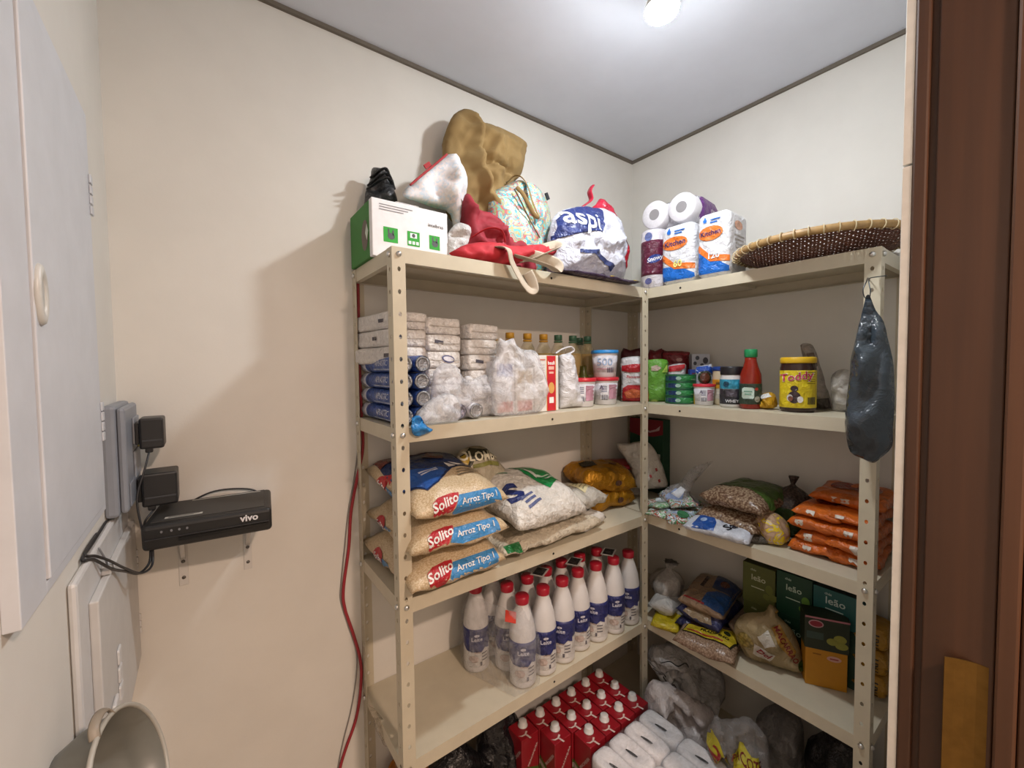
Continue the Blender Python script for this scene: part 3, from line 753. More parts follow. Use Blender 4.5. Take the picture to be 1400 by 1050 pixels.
def torus(R_, r, z, n=64, m=8, sx=1., sz=1.):
    vs, fs = [], []
    for i in range(n):
        a = 2 * PI * i / n
        for j in range(m):
            b2 = 2 * PI * j / m; vs.append(((R_ + r * sx * math.cos(b2)) * math.cos(a), (R_ + r * sx * math.cos(b2)) * math.sin(a), z + r * sz * math.sin(b2)))
    for i in range(n):
        for j in range(m): fs.append((i * m + j, ((i + 1) % n) * m + j, ((i + 1) % n) * m + (j + 1) % m, i * m + (j + 1) % m))
    return pyd(vs, fs, True)
rim_o = mesh_obj('cane_rim', torus(TR, .009, TH - .001, 72, 8, .6, 1.05), cane, t)
tie = torus(.0112, .0013, 0, 12, 5)
for i in range(44):
    a = 2 * PI * i / 44
    o = mesh_obj('binding', tie, M('#cdbb95', 'wood', .6), t); o.location = (TR * math.cos(a), TR * math.sin(a), TH - .001); o.rotation_euler = (PI / 2, 0, a)
# ================================================================== second shelf, left unit
Z1 = LEV[1]
# ---- blue wrapped foil rolls with open silver ends
def film_roll(label, x, z, r=.0203, l=.27, y0=-.275, wrap='#3a5aa0', endc='#a2a5ab', text=True, rz=0., group='foil and film rolls'):
    t = thing('foil_roll', label, 'foil roll', (x, y0, z), rz, group)
    def ax(me): me.transform(Matrix.Rotation(-PI / 2, 4, 'X')); return me
    b = mesh_obj('roll', ax(lathe([(.0125, .004), (r * .93, 0), (r, .003), (r, l - .003), (r * .93, l), (.0125, l - .004)], 20)), M(wrap, 'film', .3), t)
    mesh_obj('silver_end', ax(lathe([(r * .97, -.0006), (r * .80, -.003), (.0118, -.002), (.011, .05), (.0001, .051)], 20)), M(endc, 'foil', .3), t)
    mesh_obj('pale_sleeve', ax(lathe([(r + .0005, l - .045), (r + .0008, l - .04), (r + .0008, l - .01), (r + .0005, l - .006)], 20)), M('#c9c9d0', 'film', .3), t)
    if text:
        decal(t, b, text2d('APLASTIC', .020, .01), (-r, .10, .003), (0, -1, 0), (0, 0, 1), M('#d5daea', 'film'), name='lettering')
        decal(t, b, rect(.13, .004), (-r, .10, -.012), (0, -1, 0), (0, 0, 1), M('#b9c3dd', 'film'), name='stripe')
    return t
rows = ['lowest', 'second lowest', 'second highest', 'topmost']
for i in range(4):
    z = Z1 + .0212 + i * .041
    film_roll('blue wrapped foil roll in the outer column at the left post, ' + rows[i], -1.188, z, wrap='#3c5a9c' if i else '#2f4f96', text=True)
    film_roll('blue wrapped foil roll with silver end showing right of the left post, ' + rows[i], -1.146 + (.003 if i % 2 else 0), z, text=False, wrap='#35549a')
# ---- interfolded paper towel packs
pm = M('#e6e2de', 'film', .32, scale=70)
def towel_pack(label, x, z, y, seed, h, w=.106):
    t = thing('paper_towel_pack', label, 'paper towel', (x, y, z), .13 + .02 * math.sin(seed * 2.), 'interfolded paper towel packs')
    me = box(w, .198, h, .008, seg=3)
    bm = bmesh.new(); bm.from_mesh(me); bmesh.ops.subdivide_edges(bm, edges=[e for e in bm.edges if e.calc_length() > .03], cuts=7, use_grid_fill=True)
    for v in bm.verts:
        q = fbm((v.co.x + seed * 3, v.co.y + seed, v.co.z), 26, 3); v.co.x += q * .0025; v.co.y += q * .004
        if .004 < v.co.z: v.co.z += q * .002
        v.co.z = max(0, v.co.z)
    me = from_bm(bm, True)
    b = mesh_obj('pack', me, pm, t)
    mesh_obj('fold_line', bx(-w / 2 + .004, w / 2 - .004, -.101, -.0995, h * .46, h * .50), M('#b8b0a6', 'film'), t)
    if seed % 3 == 0:
        decal(t, b, rect(.028, .009), (-.02, -.1, h * .55), (1, 0, -.12), (.12, 0, 1), M('#4c4a55', 'film'), name='dark_mark')
    if seed == 8:
        decal(t, b, ell(.042, .020), (.01, -.1, h * .55), (1, 0, -.15), (.15, 0, 1), M('#5c5f86', 'film'), name='logo'); decal(t, b, ell(.034, .013), (.01, -.1, h * .55), (1, 0, -.15), (.15, 0, 1), M('#d9d7de', 'film'), off=.002, name='logo')
    if x < -1.1:
        decal(t, b, rect(.024, .009), (-w / 2, -.02 - .03 * (seed % 3), h * .5), (0, -1, 0), (0, 0, 1), M('#4c4a55', 'film'), name='dark_mark')
    return t
nm = ['bottom', 'second', 'third', 'fourth', 'fifth', 'top']
for i in range(3):
    towel_pack('white paper towel pack behind the left post, ' + ['bottom', 'middle', 'top'][i] + ' of three', -1.158 + .002 * i, Z1 + .1455 + i * .0435, -.103, 20 + i, .043)
for i in range(6):
    towel_pack('white paper towel pack in the middle column, ' + nm[i] + ' of six', -1.057 + .002 * math.sin(i * 2), Z1 + .0004 + i * .0444, -.103, 5 + i, .044)
    towel_pack('white paper towel pack in the right column next to the oil bottles, ' + nm[i] + ' of six', -.938 + .003 * math.sin(i * 1.3), Z1 + .0004 + i * .0424, -.112, 33 + i, .042)
# ---- knotted translucent bags and rolls in front
hz = M('#eeeef2', 'hazy', .14, alpha=(.22, .72)); hz2 = M('#f0f2f6', 'hazy', .14, alpha=(.24, .74))
r_, b_, p_ = puffthing('knotted_plastic_bag', 'translucent white plastic bag with a knotted neck in front of the towel packs', 'bag',
    [(590, 510), (605, 497), (622, 500), (630, 512), (642, 520), (662, 512), (680, 522), (688, 545), (690, 566), (670, 571), (640, 572), (612, 570), (592, 560)],
    (-1.02, -.235, Z1), 0, .022, .03, hz, [([(600, 515), (632, 520), (645, 555)], .012, .007), ([(632, 520), (680, 545)], -.012, .006), ([(632, 520), (655, 565)], -.01, .006), ([(632, 520), (600, 540)], -.01, .006)], crumple=.012, k=24, seed=31, res=.008)
mesh_obj('knot', xf(sack([(-.012, .004), (-.004, .012), (.004, .012), (.012, .004)], 14, 8, 3, 5, .2, .003), Matrix.Translation((p_.l(632, 520)[0], -.03, p_.l(632, 520)[1]))), hz2, r_)
r_, b_, p_ = puffthing('plastic_bag', 'crumpled translucent plastic bag slumped at the left post, below the foil roll ends', 'bag',
    [(567, 573), (572, 562), (590, 545), (612, 537), (626, 545), (630, 562), (626, 576), (612, 586), (590, 588), (574, 582)], (-1.075, -.287, Z1 - .001), 0, .026, .012, hz2,
    [([(580, 560), (615, 570)], .008, .006), ([(600, 545), (610, 580)], -.008, .006)], crumple=.010, k=30, seed=32, res=.007, floor=.002)
film_roll('clear film roll with purple label, lying low at the shelf front', -1.038, Z1 + .0215, .020, .052, -.262, '#7d6c8e', '#9a97a6', False, -.1)
film_roll('white film roll end beside the purple labelled roll', -.992, Z1 + .0215, .020, .052, -.268, '#d6d5da', '#b9babf', False, -.05)
r_, b_, p_ = puffthing('blue_plastic_scrap', 'bright blue plastic scrap poking over the shelf edge at the left post', 'wrapper',
    [(563, 572), (572, 568), (584, 583), (591, 588), (580, 595), (568, 596), (562, 588)], (-1.165, -.308, Z1 - .035), 0, .004, .003, M('#2f86cc', 'film', .2), crumple=.014, k=60, seed=2, res=.005, floor=None)
# ---- upright translucent shopping bag with cartons inside
r_, b_, p_ = puffthing('translucent_shopping_bag', 'upright translucent shopping bag full of packets, left of the red striped carton', 'bag',
    [(676, 567), (673, 530), (675, 500), (684, 482), (685, 462), (691, 466), (702, 462), (705, 470), (716, 478), (732, 480), (740, 500), (748, 530), (744, 556), (728, 568), (705, 572)], (-.86, -.27, Z1), 0, .03, .09,
    M('#eeeef2', 'hazy', .16, alpha=(.30, .78)), [([(686, 478), (692, 520), (700, 560)], .014, .008), ([(700, 475), (725, 500), (742, 535)], -.010, .008), ([(690, 470), (735, 550)], .012, .008)], crumple=.012, k=18, seed=41, res=.009)
for j, (x, w, c, lb_) in enumerate(((-.885, .07, '#d9d9dc', 'pale carton with blue top inside the translucent shopping bag, left'), (-.812, .065, '#dedcd8', 'pale carton inside the translucent shopping bag, right'))):
    t = thing('inner_carton', lb_, 'box', (x, -.222, Z1 + .0005), .05 - .1 * j, 'cartons inside the translucent bag')
    mesh_obj('body', box(w, .05, .15 - .02 * j, .002), M(c, 'paper'), t)
    decal(t, None, rect(w * .8, .035), (0, -.025, .125 - .02 * j), (1, 0, 0), (0, 0, 1), M('#6f78a8' if j == 0 else '#c9b9a0', 'paper'), off=.0008)
    decal(t, None, rect(w * .8, .03), (0, -.025, .022), (1, 0, 0), (0, 0, 1), M('#c98a86', 'paper'), off=.0008)
# ---- carton with red stripe
t = thing('striped_carton', 'tall white carton with a red lettered stripe at the shelf front', 'box', (-.733, -.218, Z1), .0)
b = mesh_obj('body', bx(-.047, .047, -.035, .04, 0, .168, .0015), M('#dcdad6', 'paper'), t)
decal(t, None, rect(.038, .166), (.017, -.035, .084), (1, 0, 0), (0, 0, 1), M('#d9a03c', 'paper'), off=.0004, name='gold_border')
decal(t, None, rect(.034, .166), (.017, -.035, .084), (1, 0, 0), (0, 0, 1), M('#c2202d', 'paper'), off=.0007, name='red_stripe')
wt = M('#eceae6', 'paper')
decal(t, None, text2d('bauli', .015, .03), (.017, -.035, .145), (1, 0, 0), (0, 0, 1), wt, off=.001, name='lettering')
decal(t, None, merge2d(rect(.022, .010, 0, .012), rect(.018, .006, 0, -.002)), (.017, -.035, .118), (1, 0, 0), (0, 0, 1), M('#e6b7a8', 'paper'), off=.001)
decal(t, None, merge2d(ell(.024, .034, 0, 0)), (.017, -.035, .07), (1, 0, 0), (0, 0, 1), M('#d9a45a', 'paper'), off=.001, name='picture')
decal(t, None, rect(.018, .018), (.017, -.035, .033), (1, 0, 0), (0, 0, 1), wt, off=.001)
decal(t, None, rect(.035, .004), (-.024, -.035, .155), (1, 0, 0), (0, 0, 1), M('#c77b6e', 'paper'), off=.0008, name='small_print')
for q in range(7): decal(t, None, rect(.030, .002), (-.024, -.035, .14 - .008 * q), (1, 0, 0), (0, 0, 1), M('#c4c2bf', 'paper'), off=.0008, name='small_print')
# ---- white bag with looped handle
r_, b_, p_ = puffthing('white_plastic_bag', 'smooth white plastic bag with looped handle, right of the striped carton', 'bag',
    [(766, 562), (766, 520), (767, 488), (772, 484), (783, 486), (788, 510), (793, 535), (798, 557), (785, 561)], (-.645, -.222, Z1), 0, .022, .05, M('#d5d5d9', 'film', .3), [([(774, 490), (782, 555)], -.008, .007)], crumple=.005, k=20, seed=44, res=.008)
strap('handle', [p_.w(765, 483) + Vector((0, .02, 0)), p_.w(773, 477) + Vector((0, .015, 0)), p_.w(783, 474) + Vector((0, .01, 0)), p_.w(787, 479) + Vector((0, .01, 0)), p_.w(781, 484) + Vector((0, .015, 0)), p_.w(770, 487) + Vector((0, .015, 0))], r_, .012, .005, M('#d9d9dd', 'film', .3))
# ---- oil bottles
oil_prof = [(.0001, 0), (.030, 0), (.034, .006), (.034, .05), (.0325, .055), (.0325, .10), (.034, .105), (.0345, .15), (.032, .175), (.022, .20), (.0125, .218), (.0115, .226)]
me_b = lathe(oil_prof + [(.0001, .2265)], 22); me_o = lathe([(.0001, .003), (.0295, .003), (.032, .008), (.032, .172), (.0295, .18), (.0001, .1805)], 18)
me_c = lathe([(.0145, .2266), (.0145, .244), (.0135, .246), (.0001, .2462)], 16); me_r = lathe([(.0135, .2185), (.0155, .2195), (.0155, .2235), (.0135, .2245)], 16)
me_l = lathe([(.0343, .056), (.0347, .058), (.0347, .099), (.0343, .102)], 22)
def oil(label, px, py, y, capc, labc='#c9b98a'):
    q = AY(px, py, y); t = thing('oil_bottle', label, 'bottle', (q.x, y, Z1), 0, 'cooking oil bottles')
    mesh_obj('bottle', me_b.copy(), M('#e6dcae', 'hazy', .12, alpha=(.18, .32)), t)
    mesh_obj('oil', me_o.copy(), M('#a9883a', 'liquid', .15, alpha=.93), t)
    mesh_obj('neck_ring', me_r.copy(), M(capc, 'plastic'), t)
    mesh_obj('cap', me_c.copy(), M(capc, 'plastic'), t)
    mesh_obj('label_band', me_l.copy(), M(labc, 'film', .35), t)
    return t
for i, px in enumerate((674, 697, 721, 743)):
    oil('yellow capped oil bottle, ' + ['leftmost, beside the towel packs', 'above the translucent bag', 'above the striped carton', 'rightmost of the yellow capped'][i], px, 457, -.095, '#c9992f')
for i, (px, y) in enumerate(((763, -.095), (783, -.095), (803, -.095), (792, -.022))):
    oil('green capped oil bottle, ' + ['leftmost, beside the yellow caps', 'middle of the front three', 'rightmost, above the red lidded tub', 'behind the front row'][i], px, 457, y, '#3f6a52', '#cf9a6a' if i == 1 else '#b9ad7a')
# ---- plastic tubs
me_tub = lathe([(.0001, 0), (.036, 0), (.038, .002), (.0445, .082), (.0445, .083), (.0001, .083)], 26)
me_lid = lathe([(.0001, .083), (.0475, .083), (.048, .085), (.048, .0925), (.0465, .0945), (.043, .0935), (.0001, .0935)], 26)
me_lab = lathe([(.0386, .010), (.0442, .074)], 26)
def tub(label, loc, lidc, num=None, sc=1., rz=None, dark=True):
    t = thing('plastic_tub', label, 'tub', loc, face_cam(loc) if rz is None else rz, 'small lidded tubs'); t.scale = (sc, sc, sc)
    b = mesh_obj('tub', me_tub.copy(), M('#d7d6db', 'plastic', .3), t); mesh_obj('lid', me_lid.copy(), M(lidc, 'plastic', .3), t)
    lb = mesh_obj('label_band', me_lab.copy(), M('#cfced6', 'film', .35), t)
    F = ((1, 0, 0), (0, 0, 1))
    if num:
        decal(t, lb, text2d(num, .036, .012), (0, 0, .052), *F, M('#9fb6d6', 'film'), name='lettering')
        decal(t, lb, rect(.05, .002), (0, 0, .03), *F, M('#c0788a', 'film'), name='stripe')
    else:
        decal(t, lb, rect(.03, .05), (.028, 0, .045), *F, M('#b88a9c', 'film'), name='print_panel', off=.0008)
        decal(t, lb, rect(.024, .05), (-.003, 0, .045), *F, M('#e4e4ea', 'film'), name='print_panel', off=.0014)
        for q in range(4): decal(t, lb, rect(.02, .003), (-.003, 0, .064 - .006 * q), *F, M('#7a809a', 'film'), off=.002, name='small_print')
        decal(t, lb, text2d('A', .02, .01), (-.012, 0, .06), *F, M('#5a4a6a', 'film'), off=.0024, name='lettering')
    for q in range(6): decal(t, lb, rect(.0022 - .0008 * (q % 2), .018), (-.010 + q * .0036 + (.02 if num else 0), 0, .026), *F, M('#4a4a5a', 'film'), off=.0022, name='barcode')
    return t
tub('red lidded tub standing alone in front of the oil bottles', (-.535, -.205, Z1), '#c02836')
tub('red lidded tub carrying the blue lidded tub', (-.418, -.205, Z1), '#c02836')
tub('blue lidded tub stacked on the red lidded tub', (-.420, -.205, Z1 + .0946), '#2f86cc', '500')
# ---- olive bottle
t = thing('olive_bottle', 'dark olive green glass bottle behind the red lidded tubs', 'bottle', (-.455, -.135, Z1), 0)
mesh_obj('bottle', lathe([(.0001, 0), (.019, 0), (.022, .004), (.022, .09), (.016, .105), (.012, .118), (.0115, .135), (.0001, .136)], 18), M('#4a4a1c', 'liquid', .1, alpha=.93), t)
mesh_obj('label_band', lathe([(.0224, .02), (.0226, .022), (.0226, .07), (.0224, .072)], 18), M('#5c6330', 'film'), t)
# ================================================================== second shelf, right unit (and the shared corner)
RQ = -R(48)
def pouch(name, label, pxs, c, rz, col, T=.018, kind='film', seed=1, cat='pouch', crumple=.004, k=24, group=None, res=.009, Tb=None, creases=(), rough=.3):
    return puffthing(name, label, cat, pxs, c, rz, T, Tb or T, M(col, kind, rough), creases, crumple=crumple, k=k, seed=seed, group=group, res=res)
gp = 'sauce pouches in the corner'
r_, b_, p_ = pouch('sauce_pouch', 'dark maroon sauce pouch at the back of the corner, left of the post', [(848, 552), (849, 482), (862, 479), (880, 482), (884, 552)], (-.19, -.105, Z1), RQ, '#551420', .02, seed=1, group=gp)
ppoly(r_, b_, p_, [(858, 487), (872, 486), (872, 492), (858, 493)], M('#8a6a6a', 'film'), name='pale_mark')
r_, b_, p_ = pouch('sauce_pouch', 'white and red tomato sauce pouch left of the corner post', [(849, 549), (849, 520), (848, 496), (852, 489), (874, 487), (884, 489), (885, 520), (887, 548), (868, 549)], (-.262, -.215, Z1), RQ, '#d9d7da', .022, seed=2, group=gp)
rd = M('#b01c26', 'film', .3)
ppoly(r_, b_, p_, [(849, 548), (849, 532), (858, 526), (876, 526), (887, 532), (887, 548)], rd)
ppoly(r_, b_, p_, [(850, 500), (862, 498), (884, 497), (884, 508), (860, 509), (850, 507)], rd)
pdec(r_, b_, p_, 866, 515, text2d('Pomarola', .014, .02, .2), rd, name='lettering')
ppoly(r_, b_, p_, [(853, 536), (864, 531), (878, 534), (878, 543), (856, 544)], M('#c9643c', 'film'), off=.002, name='picture')
r_, b_, p_ = pouch('sauce_pouch', 'dark red sauce pouch just right of the corner post, at the back', [(886, 549), (886, 484), (896, 480), (908, 482), (911, 549)], (-.11, -.215, Z1), RQ, '#6e1720', .022, seed=3, group=gp)
r_, b_, p_ = pouch('sauce_pouch', 'dark red pouch with pale seal, above the white and red pouch', [(906, 549), (905, 484), (912, 480), (940, 481), (943, 490), (943, 549)], (-.085, -.27, Z1), RQ, '#741620', .022, seed=4, group=gp)
pdec(r_, b_, p_, 927, 492, ell(.022, .014), M('#b98a86', 'film'), name='seal')
ppoly(r_, b_, p_, [(906, 483.5), (942, 484), (942, 485.5), (906, 485)], M('#93323a', 'film'), name='seam')
r_, b_, p_ = pouch('sauce_pouch', 'white pouch with red crescent behind the green tins', [(913, 549), (912, 508), (914, 500), (936, 497), (938, 510), (938, 549)], (-.15, -.305, Z1), RQ, '#d5d3d6', .018, seed=5, group=gp)
ppoly(r_, b_, p_, [(914, 501), (936, 498), (935, 503), (928, 507), (914, 508)], rd)
r_, b_, p_ = pouch('green_pouch', 'lime green pouch standing behind the stacked green tins', [(884, 549), (885, 495), (886, 492), (912, 492), (913, 510), (914, 549)], (-.19, -.30, Z1), RQ, '#5f9a35', .014, seed=6)
ppoly(r_, b_, p_, [(890, 501), (897, 499), (904, 503), (898, 507), (890, 507)], M('#b9a79a', 'film'), name='picture')
ppoly(r_, b_, p_, [(904, 509), (912, 497), (912, 509)], M('#a8c95a', 'film'), name='print')
# lime sauce bottle sliver left of the tins
t = thing('lime_bottle', 'small yellow green bottle squeezed between the corner post and the tins', 'bottle', (-.212, -.262, Z1), 0)
mesh_obj('bottle', lathe([(.0001, 0), (.016, 0), (.018, .004), (.018, .07), (.012, .088), (.008, .10), (.0001, .101)], 14), M('#8aa04a', 'plastic'), t)
mesh_obj('label_band', lathe([(.0184, .01), (.0186, .012), (.0186, .055), (.0184, .058)], 14), M('#b0302c', 'film'), t)
# tins
q = AZ(911, 551.5, Z1); tl = Vector((-.20, -.362))
me_t = lathe([(.0001, .0), (.0505, 0), (.0525, .0012), (.0525, .003), (.0515, .004), (.0515, .0215), (.0525, .0225), (.0525, .0243), (.0505, .0252), (.0495, .0235), (.0001, .0235)], 30)
me_tw = lathe([(.0517, .0042), (.0519, .005), (.0519, .0205), (.0517, .0213)], 30)
for i in range(4):
    t = thing('green_tin', 'flat green tin, ' + ['bottom', 'second from bottom', 'second from top', 'top'][i] + ' of the stack of four', 'tin', (tl.x, tl.y, Z1 + i * .0254), face_cam((tl.x, tl.y, 0)) + (.03 * (i % 2)), 'stacked green tins')
    mesh_obj('tin', me_t.copy(), M('#1f5a3a', 'plastic', .3), t); lb = mesh_obj('label_band', me_tw.copy(), M('#1d7a3c', 'film', .35), t)
    decal(t, lb, rect(.034, .015), (-.030, 0, .0128), (1, 0, 0), (0, 0, 1), M('#1c3a6a', 'film'), name='blue_panel', off=.0006)
    decal(t, lb, ell(.018, .012), (-.008, 0, .0128), (1, 0, 0), (0, 0, 1), M('#9cc3b8', 'film'), name='emblem', off=.0012)
    decal(t, lb, rect(.014, .003), (.040, 0, .008), (1, 0, 0), (0, 0, 1), M('#8fc7a0', 'film'), name='small_print', off=.001)
# cow print carton and blue boxes at the back
t = thing('milk_carton', 'grey and white spotted carton at the back, above the blue packets', 'carton', (-.060, -.352, Z1), RQ)
b = mesh_obj('body', box(.062, .05, .175, .002), M('#b9bcc4', 'paper'), t)
for (x, z, w, h) in ((-.012, .16, .014, .016), (.016, .15, .018, .024), (-.02, .14, .012, .014), (.004, .135, .012, .01)):
    decal(t, None, ell(w, h), (x, -.025, z), (1, 0, 0), (0, 0, 1), M('#4a4a52', 'paper'), off=.0008, name='spot')
decal(t, None, rect(.062, .11), (0, -.025, .056), (1, 0, 0), (0, 0, 1), M('#243f8c', 'paper'), off=.0006, name='blue_panel')
t = thing('blue_carton', 'dark blue carton behind the small red lidded tub', 'box', (-.125, -.392, Z1), RQ)
mesh_obj('body', box(.075, .035, .118, .0015), M('#1c3a8a', 'paper'), t)
decal(t, None, rect(.05, .012), (-.006, -.0175, .10), (1, 0, 0), (0, 0, 1), M('#5a2340', 'paper'), off=.0008)
# small yellow bottle
t = thing('yellow_bottle', 'tiny yellow bottle between the green tins and the small tub', 'bottle', (-.205, -.428, Z1), 0)
mesh_obj('bottle', lathe([(.0001, 0), (.010, 0), (.0115, .003), (.0115, .034), (.007, .046), (.006, .055), (.0001, .056)], 14), M('#c9a62a', 'plastic'), t)
tub('small red lidded tub beside the green tins', (-.205, -.452 + .0, Z1), '#c22a3c', None, .74)
# coffee creamer packet with round picture
r_, b_, p_ = pouch('blue_white_packet', 'blue and white packet with a round brown picture', [(950, 552), (951, 505), (954, 501), (968, 499), (974, 502), (975, 552)], (-.135, -.452, Z1), RQ, '#c9ccd8', .014, seed=8, cat='packet')
ppoly(r_, b_, p_, [(950, 514), (952, 502), (968, 500), (974, 503), (974, 512), (966, 507), (956, 508)], M('#20479c', 'film'), name='blue_top')
pdec(r_, b_, p_, 962, 516, ell(.042, .046), M('#2a3324', 'film'), name='picture_ring', off=.0016); pdec(r_, b_, p_, 962, 516, ell(.030, .034), M('#5a3324', 'film'), name='picture', off=.0024)
pdec(r_, b_, p_, 965, 540, rect(.02, .02), M('#9a9cc0', 'film'), name='print')
# jars
def jar(name, label, loc, r, h, bodyc, lidc, lidh, bands, cat='jar', neck=None):
    t = thing(name, label, cat, loc, face_cam(loc)); neck = neck or r * .88
    b = mesh_obj('jar', lathe([(.0001, 0), (r * .9, 0), (r, .006), (r, h - lidh - .014), (neck, h - lidh - .002), (neck, h - lidh), (.0001, h - lidh)], 26), M(bodyc, 'plastic', .25), t)
    mesh_obj('lid', lathe([(.0001, h - lidh), (neck * 1.04, h - lidh), (neck * 1.06, h - lidh + .002), (neck * 1.06, h - .003), (neck * 1.0, h), (.0001, h)], 26), M(lidc, 'plastic', .35), t)
    lbs = []
    for z0, z1, c in bands:
        lbs.append(mesh_obj('label_band', lathe([(r * 1.004, z0), (r * 1.012, z0 + .001), (r * 1.012, z1 - .001), (r * 1.004, z1)], 26), M(c, 'film', .35), t))
    return t, b, lbs
q = Vector((-.165, -.478, Z1)); t, b, lb = jar('cream_jar', 'cream coloured jar with blue lid behind the black lidded jar', Vector((-.150, -.492, Z1)), .036, .128, '#cfc2a4', '#203f86', .014, [(.055, .085, '#d0992e'), (.02, .05, '#cfc8b8')], neck=.0345)
decal(t, lb[0], rect(.02, .007), (-.015, 0, .072), (1, 0, 0), (0, 0, 1), M('#7a5a2a', 'film'), name='small_print'); decal(t, lb[1], rect(.03, .003), (0, 0, .035), (1, 0, 0), (0, 0, 1), M('#9aa0c0', 'film'), name='small_print')
loc = Vector((-.212, -.546, Z1)); t, b, lb = jar('black_lid_jar', 'white jar with black lid and teal and black label', loc, .0335, .128, '#d4d4d4', '#1b1b20', .026, [(.058, .088, '#2f8fae'), (.010, .0575, '#2a2a32')], neck=.031)
decal(t, lb[0], ell(.016, .018), (-.015, 0, .073), (1, 0, 0), (0, 0, 1), M('#1d4a63', 'film'), name='emblem'); decal(t, lb[1], text2d('WHEY', .013, .02), (.002, 0, .02), (1, 0, 0), (0, 0, 1), M('#d5d5da', 'film'), name='lettering')
decal(t, lb[1], rect(.03, .018), (0, 0, .043), (1, 0, 0), (0, 0, 1), M('#4b4550', 'film'), name='print')
# hot sauce bottle
loc = Vector((-.218, -.606, Z1)); t = thing('sauce_bottle', 'red sauce bottle with green cap', 'bottle', loc, face_cam(loc))
b = mesh_obj('bottle', lathe([(.0001, 0), (.027, 0), (.030, .005), (.030, .085), (.0285, .105), (.0205, .128), (.0165, .145), (.016, .155), (.0001, .1555)], 24), M('#8a2416', 'liquid', .12, alpha=.97), t)
mesh_obj('cap', lathe([(.0165, .1556), (.018, .157), (.018, .178), (.0165, .180), (.0001, .1805)], 20), M('#1f8a54', 'plastic', .3), t)
lb = mesh_obj('label_band', lathe([(.0303, .014), (.0307, .016), (.0307, .074), (.0303, .076)], 24), M('#2a3a2c', 'film', .35), t)
decal(t, lb, poly((-.013, -.014), (-.016, -.010), (-.016, .016), (-.011, .020), (.011, .020), (.016, .016), (.016, -.010), (.013, -.014)), (-.006, 0, .045), (1, 0, 0), (0, 0, 1), M('#c2d6cc', 'film'), name='badge')
decal(t, lb, merge2d(rect(.022, .004, 0, .008), rect(.018, .004, 0, .0)), (-.006, 0, .045), (1, 0, 0), (0, 0, 1), M('#6f9a86', 'film'), off=.0022, name='small_print')
decal(t, lb, ell(.014, .018), (.018, 0, .03), (1, 0, 0), (0, 0, 1), M('#a8a89a', 'film'), name='print'); decal(t, lb, ell(.008, .01), (.016, 0, .06), (1, 0, 0), (0, 0, 1), M('#b03020', 'film'), name='print')
# yellow snack packet lying
r_, b_, p_ = pouch('snack_packet', 'crumpled yellow and white snack packet beside the chocolate powder jar', [(1032, 557), (1034, 550), (1042, 546), (1040, 540), (1052, 536), (1060, 542), (1062, 556), (1048, 559)], (-.205, -.662, Z1), RZB, '#cf9f26', .02, seed=14, crumple=.01, k=50, cat='packet', res=.006)
ppoly(r_, b_, p_, [(1040, 541), (1052, 537), (1058, 542), (1048, 545)], M('#d9d9d6', 'film'), name='white_flap')
# chocolate powder jar
loc = Vector((-.205, -.728, Z1)); t, b, lb = jar('chocolate_jar', 'brown chocolate powder jar with yellow lid and yellow label', loc, .0435, .153, '#34201a', '#d3ab1e', .017, [(.012, .116, '#d9c21f')], neck=.041)
L0 = lb[0]; F = ((1, 0, 0), (0, 0, 1))
decal(t, L0, text2d('Toddy', .030, .035, .1), (-.004, 0, .098), (1, 0, .14), (-.14, 0, 1), M('#e8e4e4', 'film'), name='lettering_outline', off=.001)
decal(t, L0, text2d('Toddy', .0295, .008, .1), (-.004, 0, .098), (1, 0, .14), (-.14, 0, 1), M('#c2284a', 'film'), name='lettering', off=.002)
decal(t, L0, merge2d(ell(.030, .034, -.002, -.004), ell(.018, .016, -.002, .02)), (-.006, 0, .046), *F, M('#3a2c30', 'film'), name='picture', off=.001)
decal(t, L0, merge2d(ell(.014, .020, -.012, -.004), ell(.014, .018, .012, -.008)), (-.006, 0, .044), *F, M('#e3e0e0', 'film'), name='picture', off=.002)
decal(t, L0, ell(.012, .014), (-.016, 0, .038), *F, M('#7a4a3a', 'film'), name='picture', off=.003)
for q in range(5): decal(t, L0, rect(.0026, .02), (.024 + q * .0035, 0, .032), *F, M('#5a5020', 'film'), name='barcode')
for q in range(6): decal(t, L0, rect(.018, .002), (.030, 0, .11 - q * .006), *F, M('#8a7a1a', 'film'), name='small_print')
# brown cellophane bag and clear bag
r_, b_, p_ = pouch('cellophane_bag', 'tall brown and silver cellophane bag right of the chocolate jar', [(1101, 560), (1102, 540), (1103, 515), (1101, 495), (1094, 472), (1108, 470), (1115, 480), (1122, 500), (1130, 525), (1137, 553), (1134, 560)], (-.12, -.77, Z1), RZB, '#a3968c', .028, 'hazy', seed=16, crumple=.010, k=24, cat='bag', creases=[([(1108, 480), (1120, 540)], -.01, .008)])
ppoly(r_, b_, p_, [(1104, 558), (1107, 545), (1134, 544), (1137, 558)], M('#4a423e', 'film'), name='dark_contents')
ppoly(r_, b_, p_, [(1107, 515), (1118, 508), (1122, 535), (1112, 540)], M('#6b4a36', 'film'), name='brown_print'); ppoly(r_, b_, p_, [(1108, 483), (1114, 482), (1120, 500), (1114, 506)], M('#6b5a50', 'film'), name='brown_print')
r_, b_, p_ = pouch('clear_bag', 'clear crinkled bag of pale food behind the hanging grey bag', [(1138, 561), (1136, 530), (1138, 512), (1150, 505), (1165, 508), (1175, 525), (1178, 561)], (-.13, -.85, Z1), RZB, '#c9c3bb', .03, 'hazy', seed=17, crumple=.012, k=26, cat='bag')
